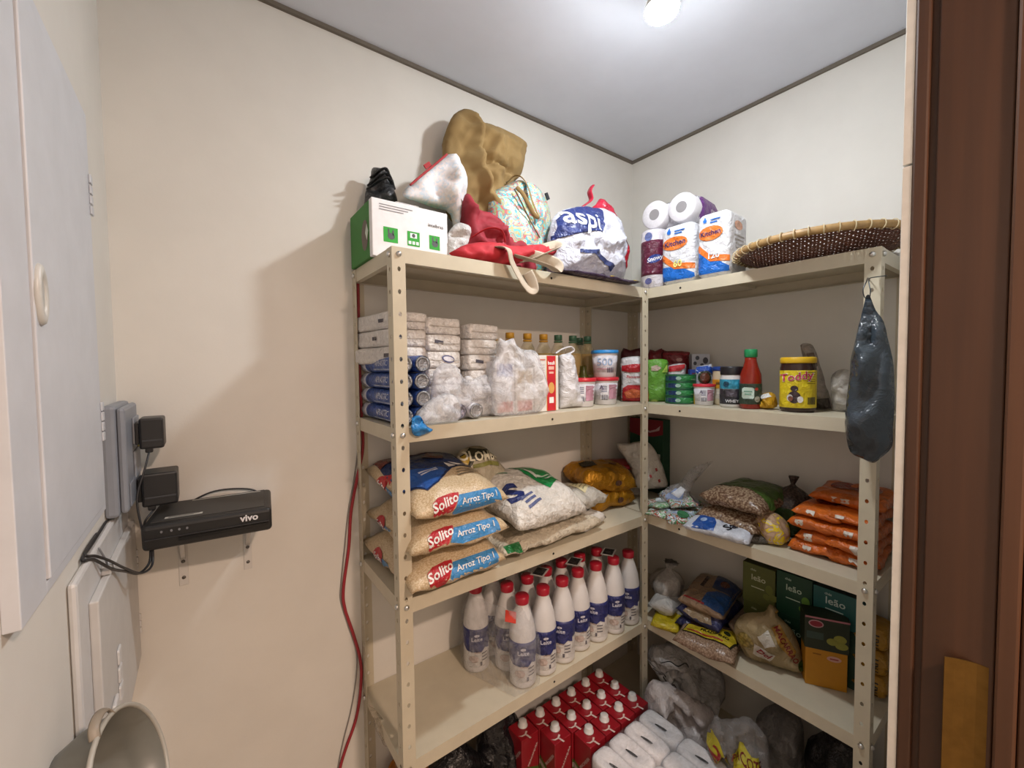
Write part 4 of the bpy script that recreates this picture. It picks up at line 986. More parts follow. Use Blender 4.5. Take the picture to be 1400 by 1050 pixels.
# ---- grey bag hanging from the right post
r_, b_, p_ = puffthing('hanging_bag', 'dark blue grey plastic bag hanging by wire from the right post', 'bag',
    [(1185, 405), (1190, 404), (1197, 424), (1208, 440), (1216, 470), (1222, 500), (1224, 545), (1222, 585), (1220, 610), (1203, 627), (1193, 633), (1178, 627), (1163, 618), (1156, 590), (1156, 560), (1160, 520), (1166, 480), (1174, 445), (1180, 420)],
    (-.352, -.895, 1.60), RZB, .035, .03, M('#39424a', 'film', .16, scale=22),
    [([(1187, 410), (1188, 440), (1189, 470)], .04, .012), ([(1180, 445), (1183, 500), (1185, 555)], -.018, .010), ([(1208, 480), (1195, 520), (1186, 560)], .026, .012), ([(1165, 612), (1187, 618), (1200, 596), (1220, 565)], .034, .010), ([(1178, 475), (1200, 477), (1207, 480)], -.016, .006), ([(1197, 600), (1215, 575)], -.024, .012)],
    crumple=.012, k=10, seed=51, res=.010, floor=None)
wire = M('#55595c', 'metal', .35)
mesh_obj('wire', tube([Vector((p_.l(*a)[0], b, p_.l(*a)[1])) for a, b in (((1178, 377), .052), ((1181, 378), .03), ((1183, 384), .01), ((1180, 396), 0), ((1182, 406), 0), ((1188, 408), .0), ((1190, 398), 0), ((1186, 384), .01), ((1185, 378), .03), ((1192, 375), .047), ((1204, 373), .05))], .0012, 6), wire, r_)
# ================================================================== third shelf, left unit
Z2 = LEV[2]
ricem = M('#d9c8aa', 'rice', .3, '#b8a07c', 210)
def rice_bag(label, loc, rot, seed, sx=.265, sy=.335, sz=.098, top=False):
    t = thing('rice_bag', label, 'rice bag', loc, rot=rot, group='stacked rice bags')
    b = mesh_obj('bag', pillow(sx, sy, sz, 34, 34, seed, 3.4, .62, .006, .40), ricem, t)
    red = M('#b3202c', 'film', .3); blu = M('#3f86be', 'film', .3); wh = M('#e9e6e2', 'film', .3)
    Uf, Vf = (1, 0, .03), (-.02, .50, .87)
    O = (.012, -sy * .425, sz * .44)
    decal(t, b, poly((-.055, -.024), (.092, -.020), (.092, .016), (-.03, .018)), O, Uf, Vf, blu, name='blue_label', off=.0014)
    decal(t, b, poly((-.103, -.024), (-.085, -.034), (-.06, -.022), (-.035, .010), (-.030, .024), (-.05, .026), (-.085, .022), (-.100, .012)), O, Uf, Vf, red, name='red_label', off=.0022)
    decal(t, b, text2d('Solito', .030, .022, .2), (O[0] - .066, O[1], O[2] + .001), (1, 0, .35), (-.2, .6, .75), wh, off=.003, name='lettering')
    decal(t, b, text2d('Arroz Tipo 1', .0205, .012, .15), (O[0] + .026, O[1], O[2] + .001), Uf, Vf, wh, off=.003, name='lettering')
    # left flank
    for y, q in ((0, 0), ):
        Os = (-sx * .5, .055, sz * .40); Us, Vs = (0, -1, 0), (.45, 0, .9)
        decal(t, b, rect(.075, .035, .03, -.012), Os, Us, Vs, blu, name='blue_label', off=.0014)
        decal(t, b, ell(.055, .048), Os, Us, Vs, red, name='red_label', off=.002)
        decal(t, b, text2d('Solito', .021, .02, .2), Os, Us, Vs, wh, off=.003, name='lettering')
    if top:
        nv = M('#22345f', 'film', .25); sk = M('#2a56a0', 'film', .25)
        T0 = (.0, 0, sz); U, V = (1, 0, 0), (0, 1, 0)
        decal(t, b, poly((-.118, .15), (-.118, -.075), (-.085, -.125), (-.05, -.110), (.02, -.052), (.095, -.035), (.108, .02), (.11, .15)), T0, U, V, nv, name='navy_panel', off=.0015)
        decal(t, b, poly((-.118, -.06), (-.085, -.12), (-.05, -.105), (.0, -.06), (-.01, -.03), (-.118, -.01)), T0, U, V, sk, name='blue_panel', off=.0024)
        decal(t, b, merge2d(poly((.012, -.048), (.035, -.046), (.018, -.01)), poly((.04, -.046), (.062, -.04), (.03, -.008))), T0, U, V, wh, name='white_sail', off=.0034)
        decal(t, b, poly((-.02, .05), (.03, .02), (.05, .05), (.02, .09)), T0, U, V, M('#7a4a38', 'film'), name='picture', off=.0032)
        decal(t, b, poly((-.118, .15), (-.118, .09), (-.02, .10), (.11, .12), (.11, .15)), T0, U, V, M('#7c4038', 'film'), name='maroon_band', off=.0026)
        for q in range(3): decal(t, b, rect(.07 - .01 * q, .005), (.06 - .01 * q, -.065 - .012 * q, sz), U, V, M('#8d8472', 'film'), name='small_print', off=.0022)
        decal(t, b, merge2d(rect(.055, .007, 0, .006), rect(.05, .006, -.003, -.006)), (-.045, -.048, sz), (1, .15, 0), (-.15, 1, 0), M('#c9d3e6', 'film'), name='small_print', off=.0034)
        decal(t, b, poly((-.13, .02), (-.10, .0), (-.118, .06)), (0, 0, sz), U, V, red, name='red_label', off=.002)
    return t
rice_bag('cream rice bag with red and blue label, bottom of the stack of three', (-1.080, -.170, Z2), (0, 0, .02), 1, sz=.094)
rice_bag('cream rice bag with red and blue label, middle of the stack of three', (-1.072, -.172, Z2 + .083), (0, 0, -.02), 2, sz=.094)
rice_bag('rice bag with large navy panel, top of the stack of three', (-1.066, -.160, Z2 + .176), (.13, .02, .03), 3, sz=.098, top=True)
# sugar bag leaning at the back
r_, b_, p_ = puffthing('sugar_bag', 'cream sugar bag with red lettering leaning on the wall behind the rice', 'sugar bag',
    [(630, 760), (624, 680), (619, 645), (624, 622), (640, 611), (664, 612), (688, 638), (706, 656), (722, 674), (728, 700), (720, 760)], (-.90, -.10, Z2), 0, .055, .04, M('#b9b09a', 'film', .4), [([(650, 680), (700, 676)], .006, .01)], crumple=.006, k=16, seed=61)
ppoly(r_, b_, p_, [(621, 646), (625, 624), (640, 612), (664, 613), (676, 625), (660, 624), (640, 628), (632, 640)], M('#3c3b2c', 'film'), name='dark_band')
ppoly(r_, b_, p_, [(619, 648), (624, 626), (631, 620), (636, 624), (630, 638), (624, 650)], M('#b99a2c', 'film'), name='yellow_corner', off=.002)
pdec(r_, b_, p_, 648, 622, text2d('COLOMBO', .036, .03), M('#e8e2c8', 'film'), -.10, name='lettering', off=.0026)
ppoly(r_, b_, p_, [(638, 632), (660, 627), (678, 630), (676, 635), (660, 632), (638, 637)], M('#8a8a4a', 'film'), name='olive_band')
pdec(r_, b_, p_, 678, 660, text2d('Caravelas', .029, .03, 0, xs=.85), M('#b02a2e', 'film'), -.02, name='lettering', off=.002)
pdec(r_, b_, p_, 678, 652, rect(.05, .003), M('#8f8874', 'film'), name='small_print')
# lower flat white bag and the white/green bag on it
whp = M('#c9c4b8', 'film', .35, scale=60)
t = thing('sugar_bag', 'flat white sugar bag lowest at the shelf front, right of the rice', 'sugar bag', (-.735, -.165, Z2), .0)
b = mesh_obj('bag', pillow(.40, .275, .062, 36, 26, 71, 3.5, .6, .006, .38), M('#c4b9a4', 'film', .35, scale=60), t)
decal(t, b, rect(.05, .03), (-.16, -.125, .03), (1, 0, 0), (0, .5, .8), M('#1f6a34', 'film'), name='green_corner')
t = thing('sugar_bag', 'plump white sugar bag with green leaf panel and navy letters', 'sugar bag', (-.755, -.165, Z2 + .082), rot=(.30, .03, .08))
b = mesh_obj('bag', pillow(.30, .265, .105, 34, 28, 72, 3.2, .6, .007, .40), M('#dedbd4', 'film', .35, scale=60), t)
gr = M('#1f8a4a', 'film', .3); nv = M('#23306a', 'film', .3); Ug, Vg = (1, 0, 0), (0, .85, .5)
decal(t, b, poly((-.035, .10), (.0, .09), (.0, .0), (.025, -.06), (.13, -.01), (.11, .05), (.02, .10)), (.0, 0, .10), (1, 0, 0), (0, 1, 0), gr, name='green_leaf', off=.0015)
decal(t, b, poly((.01, .075), (.022, .035), (.015, -.005), (.03, .005), (.038, .045)), (.0, 0, .10), (1, 0, 0), (0, 1, 0), M('#dfe3da', 'film'), name='white_leaf', off=.0028)
decal(t, b, merge2d(rect(.06, .006, 0, .01), rect(.05, .006, 0, -.004), ell(.02, .018, -.03, .018)), (.065, -.01, .10), (1, .12, 0), (-.12, 1, 0), M('#cfe6d4', 'film'), name='small_print', off=.003)
decal(t, b, text2d('S', .10, .05), (-.10, -.035, .10), (1, -.1, 0), (.1, 1, 0), nv, name='lettering', off=.0015)
decal(t, b, merge2d(rect(.05, .008, 0, .012), rect(.045, .008, 0, -.003), rect(.055, .008, .004, -.018)), (-.075, -.078, .09), (1, .2, 0), (-.2, 1, 0), M('#5a648c', 'film'), name='small_print', off=.0015)
decal(t, b, rect(.06, .01), (-.08, .07, .1), (1, -.5, 0), (.5, 1, 0), M('#7aa88a', 'film'), name='small_print', off=.0015)
# clear bag with yellowish label
t = thing('clear_flour_bag', 'translucent bag of pale flour with a cream label, beside the gold coffee packets', 'bag', (-.555, -.170, Z2 + .040), rot=(-.10, .14, .25))
b = mesh_obj('bag', pillow(.17, .20, .085, 24, 24, 75, 2.8, .6, .010, .4), M('#c9c6bd', 'hazy', .3, alpha=(.8, .98)), t)
decal(t, b, rect(.075, .06), (.0, -.035, .1), (1, .25, 0), (-.25, 1, 0), M('#d3cba2', 'paper'), name='cream_label', off=.002)
decal(t, b, merge2d(*[rect(.05, .004, 0, .018 - .012 * q) for q in range(4)]), (.0, -.035, .1), (1, .25, 0), (-.25, 1, 0), M('#8d8a66', 'paper'), name='small_print', off=.003)
t = thing('folded_white_packet', 'folded white paper packet at the front end of the flat sugar bag', 'packet', (-.560, -.235, Z2 + .0005), .25)
b = mesh_obj('packet', pillow(.15, .09, .045, 20, 16, 76, 4, .5, .006, .4), M('#d2cfc8', 'film', .4), t)
t = thing('meat_packet', 'small packet with red lettering peeking behind the green leaf bag', 'packet', (-.70, -.045, Z2), 0)
b = mesh_obj('packet', xf(pillow(.12, .10, .14, 18, 18, 77, 3.5, .5, .006, .3), Matrix.Identity(4)), M('#a59c8e', 'film', .35), t)
decal(t, b, text2d('rei', .035, .04), (.01, -.03, .13), (1, -.15, 0), (0, .7, .6), M('#9c2a30', 'film'), name='lettering', off=.002)
# gold coffee packets
gold = M('#b8821a', 'foilfilm', .28)
def coffee(label, loc, rot, seed, sx=.215, sy=.15, sz=.075):
    t = thing('coffee_packet', label, 'coffee', loc, rot=rot, group='gold coffee packets')
    b = mesh_obj('packet', pillow(sx, sy, sz, 26, 22, seed, 5, .42, .010, .42), gold, t)
    decal(t, b, rect(.055, .05), (-sx * .22, .01, sz), (1, 0, 0), (0, 1, 0), M('#2a2416', 'film'), name='dark_print', off=.002)
    decal(t, b, ell(.04, .022), (sx * .2, -.01, sz), (1, .2, 0), (-.2, 1, 0), M('#6a3a1c', 'film'), name='emblem', off=.002)
    decal(t, b, ell(.03, .018), (sx * .12, -sy * .46, sz * .4), (1, 0, 0), (0, .5, .85), M('#5a3a2a', 'film'), name='emblem', off=.002)
    return t
coffee('gold foil coffee packet on top of the pile by the corner', (-.355, -.115, Z2 + .072), (.10, .06, -.25), 81, .235, .165, .085)
coffee('gold foil coffee packet lying under the top one, by the corner', (-.350, -.125, Z2), (0, 0, -.12), 82, .22, .15, .075)
coffee('flat gold packet behind the clear flour bag', (-.53, -.045, Z2), (0, 0, .1), 83, .17, .08, .045)
# red lidded container, white bag and green red carton in the corner
t = thing('red_lid_container', 'low clear food container with a red lid behind the gold coffee', 'container', (-.185, -.075, Z2), RQ + .25)
mesh_obj('tub', box(.19, .115, .115, .02, seg=4), M('#b9b2ac', 'hazy', .2), t)
mesh_obj('lid', box(.205, .13, .020, .009, (0, 0, .112), 3), M('#a8202c', 'plastic', .3), t)
t = thing('cereal_carton', 'tall green and dark red carton standing in the corner', 'box', (-.036, -.118, Z2), RZB)
b = mesh_obj('body', box(.165, .05, .305, .002), M('#17402c', 'paper'), t)
decal(t, None, poly((-.082, .0), (-.03, -.012), (.04, -.008), (.082, .004), (.082, .062), (-.082, .062)), (0, -.025, .242), (1, 0, 0), (0, 0, 1), M('#7a1c28', 'paper'), off=.0008, name='red_top')
decal(t, None, poly((-.04, .0), (.0, -.014), (.045, .0), (.05, .02), (.03, .004), (0, -.006), (-.03, .004)), (.02, -.025, .262), (1, 0, 0), (0, 0, 1), M('#b59a98', 'paper'), off=.0014, name='swoosh')
decal(t, None, rect(.03, .028), (.055, -.025, .15), (1, 0, 0), (0, 0, 1), M('#b9bab0', 'paper'), off=.001, name='white_box'); decal(t, None, rect(.02, .03), (.066, -.025, .085), (1, 0, 0), (0, 0, 1), M('#a5a69c', 'paper'), off=.001, name='white_box')
r_, b_, p_ = pouch('printed_white_bag', 'white bag with small red print slumped behind the corner post', [(846, 615), (843, 606), (860, 606), (880, 603), (892, 610), (903, 630), (910, 650), (912, 665), (895, 668), (868, 666), (862, 640)], (-.165, -.205, Z2), RQ, '#c6c1b8', .03, seed=85, cat='bag', crumple=.008)
for q in ((880, 630), (896, 640), (888, 648), (900, 655)): pdec(r_, b_, p_, *q, rect(.008, .012), M('#a84a4a', 'film'), .3, name='red_speck')
# ================================================================== third shelf, right unit
gw = ['#5f9a6a', '#c9d3d6', '#7a92c4', '#d5d8dc', '#3f7a52', '#b04a40', '#dfe2e4', '#8fb58a']
def seasoning(label, loc, rot, seed, sx=.10, sy=.13, cols=None, sz=.018):
    t = thing('seasoning_packet', label, 'packet', loc, rot=rot, group='seasoning packets')
    b = mesh_obj('packet', pillow(sx, sy, sz, 16, 16, seed, 5, .45, .006, .45), palette('season%d' % (seed % 4), gw[seed % 4:] + gw[:seed % 4], 45, .3, 'noise', .5), t)
    decal(t, b, rect(sx * .8, .012), (0, sy * .40, sz), (1, 0, 0), (0, 1, 0), M('#d9dadc', 'film'), name='seal_strip', off=.0016)
    decal(t, b, ell(sx * .5, sy * .3), (0, -.01, sz), (1, 0, 0), (0, 1, 0), M(gw[(seed * 3) % 8], 'film'), name='emblem', off=.0016)
    return t
sp_ = [('at the corner post, lowest', (-.245, -.325), 0, .3), ('at the corner post, second layer', (-.215, -.31), .018, -.4), ('at the front edge with red and green print', (-.25, -.415), 0, -.9), ('beside the blue flour packet', (-.19, -.425), 0, .5),
       ('under the clear knotted bag', (-.13, -.36), 0, .1), ('at the back below the white bag', (-.10, -.30), 0, 1.2), ('at the back on the second layer', (-.14, -.32), .02, -.7), ('on top beside the post', (-.19, -.352), .038, .9)]
for i, (lb_, (x, y), dz, rz) in enumerate(sp_):
    seasoning('glossy seasoning packet ' + lb_, (x, y, Z2 + dz), (.08 * math.sin(i * 2), .10 * math.cos(i * 3), RZB + rz), 90 + i)
r_, b_, p_ = pouch('clear_bag', 'clear bag with blue and white packet inside and a gathered neck', [(905, 690), (904, 675), (915, 664), (930, 660), (937, 650), (945, 640), (975, 630), (962, 645), (948, 662), (942, 680), (935, 697), (915, 700)], (-.175, -.37, Z2 + .022), RQ, '#b9b9bb', .03, 'clear', seed=95, cat='bag', crumple=.012, k=26)
ppoly(r_, b_, p_, [(908, 676), (922, 666), (934, 668), (930, 682), (914, 688)], M('#8fa3cc', 'film'), name='blue_packet'); ppoly(r_, b_, p_, [(916, 672), (930, 664), (936, 668), (926, 678)], M('#d3d9e2', 'film'), name='white_flash', off=.002)
# bean bags
beanm = M('#a8937a', 'beans', .25, '#5f4636', 150)
def bean(label, loc, rot, seed, sx=.20, sy=.235, sz=.075):
    t = thing('bean_bag', label, 'bean bag', loc, rot=rot, group='green topped bean bags')
    b = mesh_obj('bag', pillow(sx, sy, sz, 28, 28, seed, 3.4, .55, .006, .42), beanm, t)
    decal(t, b, poly((-sx * .48, -sy * .26), (-sx * .2, -sy * .22), (sx * .2, -sy * .22), (sx * .48, -sy * .26), (sx * .48, sy * .47), (-sx * .48, sy * .47)), (0, 0, sz), (1, 0, 0), (0, 1, 0), M('#3f5a22', 'film', .3), name='green_panel', off=.0016, maxlen=.014)
    decal(t, b, rect(sx * .7, .03), (0, sy * .36, sz), (1, 0, 0), (0, 1, 0), M('#6a5a46', 'film', .3), name='brown_band', off=.0026)
    decal(t, b, rect(sx * .5, .006), (0, sy * .36, sz), (1, 0, 0), (0, 1, 0), M('#3a3226', 'film', .3), name='small_print', off=.0036)
    return t
bean('green topped bean bag, upper of the two stacked', (-.150, -.575, Z2 + .068), (.0, 0, RZB - .08), 101)
bean('green topped bean bag, lower of the two stacked', (-.158, -.560, Z2), (0, 0, RZB - .05), 102)
# blue white flour packet
t = thing('flour_packet', 'white and blue flour packet hanging over the shelf edge', 'packet', (-.262, -.545, Z2 + .012), rot=(.2, -.02, RZB + .10))
b = mesh_obj('packet', pillow(.20, .125, .028, 26, 20, 103, 5, .45, .004, .45), M('#c6cbd6', 'film', .3), t)
decal(t, b, poly((-.062, .06), (-.07, -.06), (.0, -.06), (-.006, -.02), (-.03, .02), (-.035, .06)), (0, 0, .03), (1, 0, 0), (0, 1, 0), M('#1f4f9c', 'film', .3), name='blue_panel')
decal(t, b, text2d('Sagu', .040, .03), (.045, -.008, .03), (.5, .86, 0), (-.86, .5, 0), M('#20242e', 'film'), name='lettering')
decal(t, b, text2d('granulado', .013, .01), (.015, .015, .03), (.5, .86, 0), (-.86, .5, 0), M('#6a7290', 'film'), name='lettering')
decal(t, b, merge2d(ell(.025, .015, -.05, .01), ell(.02, .02, -.045, -.02), rect(.03, .004, -.05, .035)), (0, 0, .03), (1, 0, 0), (0, 1, 0), M('#9fb6dc', 'film'), name='print', off=.0022)
t = thing('pepper_packet', 'small dark grain packet with yellow tag under the flour packet corner', 'packet', (-.238, -.632, Z2 + .0004), rot=(0, 0, RZB + .7))
b = mesh_obj('packet', pillow(.075, .07, .022, 16, 14, 104, 4, .5, .004, .45), M('#6b6660', 'beans', .3, '#3b3630', 260), t)
decal(t, b, rect(.03, .025), (.01, .01, .02), (1, 0, 0), (0, 1, 0), M('#c9b43c', 'film'), name='yellow_tag')
# little yellow ball bag with tied neck
loc = (-.205, -.672, Z2); t = thing('tied_snack_bag', 'small tied bag with yellow print full of pale grains', 'bag', loc, face_cam(loc))
b = mesh_obj('bag', sack([(0, .018), (.006, .036), (.03, .046), (.06, .042), (.078, .026), (.086, .008), (.092, .007), (.104, .013)], 32, 26, 5, 8, .25, .004, lean=(-.022, .01)), palette('yballbag', ['#c9a81f', '#b89a80', '#a5866a', '#d3b81f', '#c4b09a'], 30, .25, 'noise', .4), t)
mesh_obj('tie', xf(torus(.0085, .0035, 0, 16, 6), Matrix.Translation((-.018, .008, .088))), M('#cbb622', 'film'), t)
# open dark bean bag
loc = (-.085, -.668, Z2); t = thing('open_bean_bag', 'green bean bag gathered and tied at the top, beside the orange packets', 'bean bag', loc, face_cam(loc))
b = mesh_obj('bag', sack([(0, .035), (.008, .055), (.05, .064), (.09, .060), (.115, .050), (.135, .030), (.150, .008), (.158, .006), (.178, .012)], 34, 30, 8, 9, .22, .005, lean=(.012, 0)), M('#5a4a44', 'beans', .25, '#2e2624', 150), t)
mesh_obj('green_band', sack([(.004, .0535), (.010, .0575), (.05, .0665), (.088, .063)], 34, 14, 8, 9, .22, .005), M('#2f4a20', 'film', .3), t)
# orange packets
orm = M('#c8641f', 'film', .28)
def orange(label, loc, rot, seed, sx=.118):
    t = thing('orange_packet', label, 'packet', loc, rot=rot, group='stacked orange packets')
    b = mesh_obj('packet', pillow(sx, .19, .036, 22, 22, seed, 4.5, .5, .006, .45), orm, t)
    decal(t, b, rect(.02, .016), (-.01 + .02 * math.sin(seed), -.093, .016), (1, 0, 0), (0, .6, .8), M('#cfc4b8', 'film'), name='pale_tag', off=.002)
    decal(t, b, ell(.06, .07), (0, .0, .036), (1, 0, 0), (0, 1, 0), M('#8c2f1c', 'film'), name='red_print', off=.0016)
    return t
on = ['lowest', 'second', 'third', 'fourth', 'fifth', 'top']
for i in range(5):
    orange('orange foil packet in the left pile, ' + (on[i] if i < 4 else 'topmost, set back'), (-.135 + (.045 if i == 4 else 0) + .006 * math.sin(i * 2.1), -.782 + .006 * math.cos(i * 3) + (-.03 if i == 4 else 0), Z2 + i * .0345), (.02, 0, RZB + .05 * math.sin(i * 1.7)), 110 + i)
    orange('orange foil packet in the right pile behind the post, ' + (on[i] if i < 4 else 'topmost, reddish'), (-.14 + (.05 if i == 4 else 0) + .006 * math.cos(i * 2.1), -.862 + .005 * math.sin(i * 3) + (.0), Z2 + i * .0345 + .002), (.02, 0, RZB + .05 * math.cos(i * 1.3)), 120 + i, .112)
# ================================================================== fourth shelf, left unit: milk bottles
Z3 = LEV[3]
mk_b = lathe([(.0001, 0), (.034, 0), (.0385, .005), (.039, .012), (.0385, .10), (.039, .125), (.0385, .145), (.034, .175), (.024, .21), (.0185, .226), (.018, .236), (.0001, .2365)], 26)
mk_c = lathe([(.0195, .233), (.0205, .235), (.0205, .252), (.0185, .2555), (.0001, .256)], 20)
mk_l = lathe([(.0390, .020), (.0394, .022), (.0390, .075), (.0391, .10), (.0397, .124), (.0394, .135)], 26)
mk_u = lathe([(.0395, .082), (.0397, .084), (.0397, .10), (.0402, .124), (.0399, .135)], 26)
wmilk = M('#d3d1d0', 'plastic', .3); bmilk = M('#2a2f66', 'film', .3); lmilk = M('#cfcdcb', 'film', .35); rmilk = M('#a81c30', 'plastic', .3)
_f = M('#b9a8a0', 'film'); _t = M('#d3d3e2', 'film'); _d = M('#5d5a60', 'film')
t0 = thing('milk_bottle', 'x', 'bottle', (0, 0, 0), 0, 'milk bottles')
mesh_obj('bottle', mk_b, wmilk, t0); mesh_obj('cap', mk_c, rmilk, t0); l_ = mesh_obj('label_band', mk_l, lmilk, t0); u_ = mesh_obj('blue_band', mk_u, bmilk, t0)
F = ((1, 0, 0), (0, 0, 1))
decal(t0, u_, merge2d(ell(.016, .008, 0, .012), text2d('Leite', .017, .02)), (.002, 0, .105), *F, _t, name='lettering', off=.0012)
decal(t0, l_, poly((-.036, .0), (-.028, -.01), (-.018, .0), (-.008, -.012), (.004, -.004), (.014, -.014), (.026, -.002), (.036, -.01), (.036, .014), (-.036, .014)), (0, 0, .078), *F, bmilk, name='drip_edge', off=.0012)
decal(t0, l_, merge2d(ell(.03, .022, -.004, 0), rect(.02, .004, .008, .02)), (-.004, 0, .045), *F, _f, name='picture', off=.0012)
decal(t0, l_, merge2d(rect(.016, .003, 0, .01), rect(.014, .003), rect(.016, .003, 0, -.01), rect(.006, .012, -.01, -.02)), (.024, 0, .05), *F, _d, name='small_print', off=.0012)
zc = Z3 + .256
caps = [((714, 814), 'front row, leftmost, inside the loose wrap'), ((744, 801), 'front row, second from left'), ((768, 790), 'front row, third from left'), ((792, 778), 'front row, fourth from left'),
        ((812, 771), 'front row, fifth from left'), ((842, 764), 'front row, sixth from left with bright side'), ((861, 756), 'front row, rightmost beside the corner post'),
        ((699, 797), 'second row, leftmost'), ((724, 788), 'second row, second from left'), ((748, 778), 'second row, third from left'), ((769, 768), 'second row, fourth from left'), ((791, 759), 'second row, fifth from left'), ((818, 754), 'second row, rightmost')]
pos = [(-.836, -.253), (-.756, -.253), (-.675, -.251), (-.595, -.241), (-.515, -.247), (-.435, -.255), (-.354, -.255), (-.832, -.172), (-.752, -.172), (-.671, -.170), (-.592, -.160), (-.511, -.167), (-.431, -.175)]
for i, (q, lb_) in enumerate(caps):
    w = Vector((*pos[i], zc))          # cap pixels traced on the cap plane, then spaced to the bottle width
    o = t0 if i == 0 else copy_tree(t0)
    place(o, (w.x, w.y, Z3), face_cam(w) + .35 * math.sin(i * 2.7), 'white milk bottle with red cap, ' + lb_)
for j, (x, y) in enumerate(((-.912, -.118), (-.83, -.0905), (-.75, -.0905), (-.67, -.0885), (-.59, -.0785), (-.51, -.085))):
    o = copy_tree(t0)
    place(o, (x, y, Z3), face_cam((x, y, 0)) + .4 * math.sin(j * 1.9), 'white milk bottle with red cap, ' + ['standing alone at the far left rear', 'rear row, second from left', 'rear row, third from left', 'rear row, fourth from left', 'rear row, fifth from left', 'rear row, rightmost'][j])
# loose shrink wrap round the left pack
wl = [(-.895, -.292), (-.81, -.296), (-.792, -.25), (-.80, -.2), (-.86, -.055), (-.93, -.062), (-.952, -.12), (-.925, -.2)]
t = thing('shrink_wrap', 'loose clear plastic wrap round the leftmost milk bottles', 'plastic wrap', (-.87, -.18, Z3))
vs, fs = [], []; P = smooth_path([Vector((x, y, 0)) for x, y in wl + [wl[0]]], 5)[:-1]; n = len(P); hs = [0.0005, .01, .04, .08, .12, .16, .20, .232]
for k_, h in enumerate(hs):
    s = 1 if h < .15 else 1 - (h - .15) * 3.2
    for i, q in enumerate(P):
        w = fbm((q.x * 1.0, q.y, h * .6), 22, 3) * .010 * (1 if k_ else .2)
        d = (q - Vector((-.87, -.18, 0))); dn = d.normalized(); vs.append((d.x * s + dn.x * w, d.y * s + dn.y * w, h))
for k_ in range(len(hs) - 1):
    for i in range(n): fs.append((k_ * n + i, k_ * n + (i + 1) % n, (k_ + 1) * n + (i + 1) % n, (k_ + 1) * n + i))
w_ = mesh_obj('film', pyd(vs, fs, True), M('#c9c9cc', 'clear', .15, alpha=(.10, .42), scale=20), t)
mesh_obj('red_tag', xf(box(.034, .002, .030, .0005), Matrix.Translation((-.025, -.095, .205)) @ Matrix.Rotation(-.7, 4, 'X') @ Matrix.Rotation(.5, 4, 'Y')), M('#b8321f', 'paper'), t)
for j, q in enumerate(((785, 767), (832, 754), (738, 781))):
    w = AZ(*q, zc + .002)
    t = thing('carry_tag', ['dark window tag lying on the milk caps, middle', 'dark window tag lying on the milk caps, rightmost', 'dark window tag lying on the milk caps, leftmost'][j], 'tag', (w.x, w.y, zc + .0003), .5)
    mesh_obj('card', bx(-.03, .03, -.022, .022, 0, .0012), M('#b9b5b2', 'paper'), t); mesh_obj('window', bx(-.024, .024, -.017, .017, .0012, .0016), M('#2a2a2c', 'film', .2), t)
# ================================================================== fourth shelf, right unit
t = thing('knotted_plastic_bag', 'translucent knotted bag on the white rolls at the inner corner', 'bag', (-.17, -.285, Z3 + .052), RQ)
mesh_obj('bag', sack([(0, .03), (.01, .055), (.04, .062), (.07, .045), (.092, .014), (.10, .012), (.112, .02), (.120, .028)], 34, 28, 12, 8, .35, .008, lean=(.02, 0)), M('#b5b0aa', 'hazy', .3, alpha=(.6, .95)), t)
for j, (x, y, rz) in enumerate(((-.215, -.318, .2), (-.155, -.345, .35))):
    t = thing('white_roll_packet', ['white plastic packet nearest the corner post', 'white plastic packet under the knotted bag'][j], 'packet', (x, y, Z3 + .0005 + .026 * (1 - j)), rot=(0, 0, RZB + rz))
    mesh_obj('packet', pillow(.10, .13, .05 if j == 0 else .06, 18, 18, 130 + j, 3, .5, .008, .45), M('#b9b7b3', 'film', .3), t)
t = thing('yellow_green_packet', 'yellow packet with green corner lying at the inner corner post', 'packet', (-.262, -.352, Z3 + .0005), rot=(0, 0, RZB + .45))
b = mesh_obj('packet', pillow(.095, .115, .026, 18, 18, 133, 5, .45, .003, .45), M('#b8a51a', 'film', .3), t)
decal(t, b, poly((-.046, .0), (.0, .055), (-.046, .055)), (0, 0, .03), (1, 0, 0), (0, 1, 0), M('#1d4a30', 'film'), name='green_corner'); decal(t, b, poly((-.046, .02), (-.03, .055), (-.046, .04)), (0, 0, .03), (1, 0, 0), (0, 1, 0), M('#2a5a40', 'film'), name='green_corner', off=.002)
decal(t, b, poly((.0, .055), (.02, .03), (.046, .045), (.046, .055)), (0, 0, .03), (1, 0, 0), (0, 1, 0), M('#b04a2a', 'film'), name='red_corner', off=.002)
def grain(label, loc, rot, seed, base, sx=.15, sy=.21, sz=.05):
    t = thing('grain_packet', label, 'packet', loc, rot=rot, group='blue grain packets')
    b = mesh_obj('packet', pillow(sx, sy, sz, 24, 24, seed, 4, .5, .006, .45), base, t); return t, b
tanp = M('#8d745c', 'film', .35); navp = M('#23264f', 'film', .3)
t, b = grain('navy grain packet, lowest of the blue pile', (-.165, -.455, Z3 + .0005), (0, 0, RZB + .1), 140, navp)
t, b = grain('navy and tan grain packet in the middle of the blue pile', (-.16, -.458, Z3 + .045), (0, .05, RZB + .05), 141, navp)
decal(t, b, poly((-.03, -.06), (.03, -.06), (.05, -.095), (0, -.104), (-.05, -.095)), (0, 0, .05), (1, 0, 0), (0, .8, .6), M('#8d7a60', 'film'), name='tan_window')
decal(t, b, merge2d(poly((-.06, -.09), (-.04, -.06), (-.06, -.06)), poly((.06, -.09), (.04, -.06), (.06, -.06))), (0, 0, .05), (1, 0, 0), (0, .8, .6), M('#5d6088', 'film'), name='pale_corner')
t, b = grain('tan packet with bright blue panel, top of the blue pile', (-.15, -.452, Z3 + .09), (.08, .10, RZB + .15), 142, tanp)
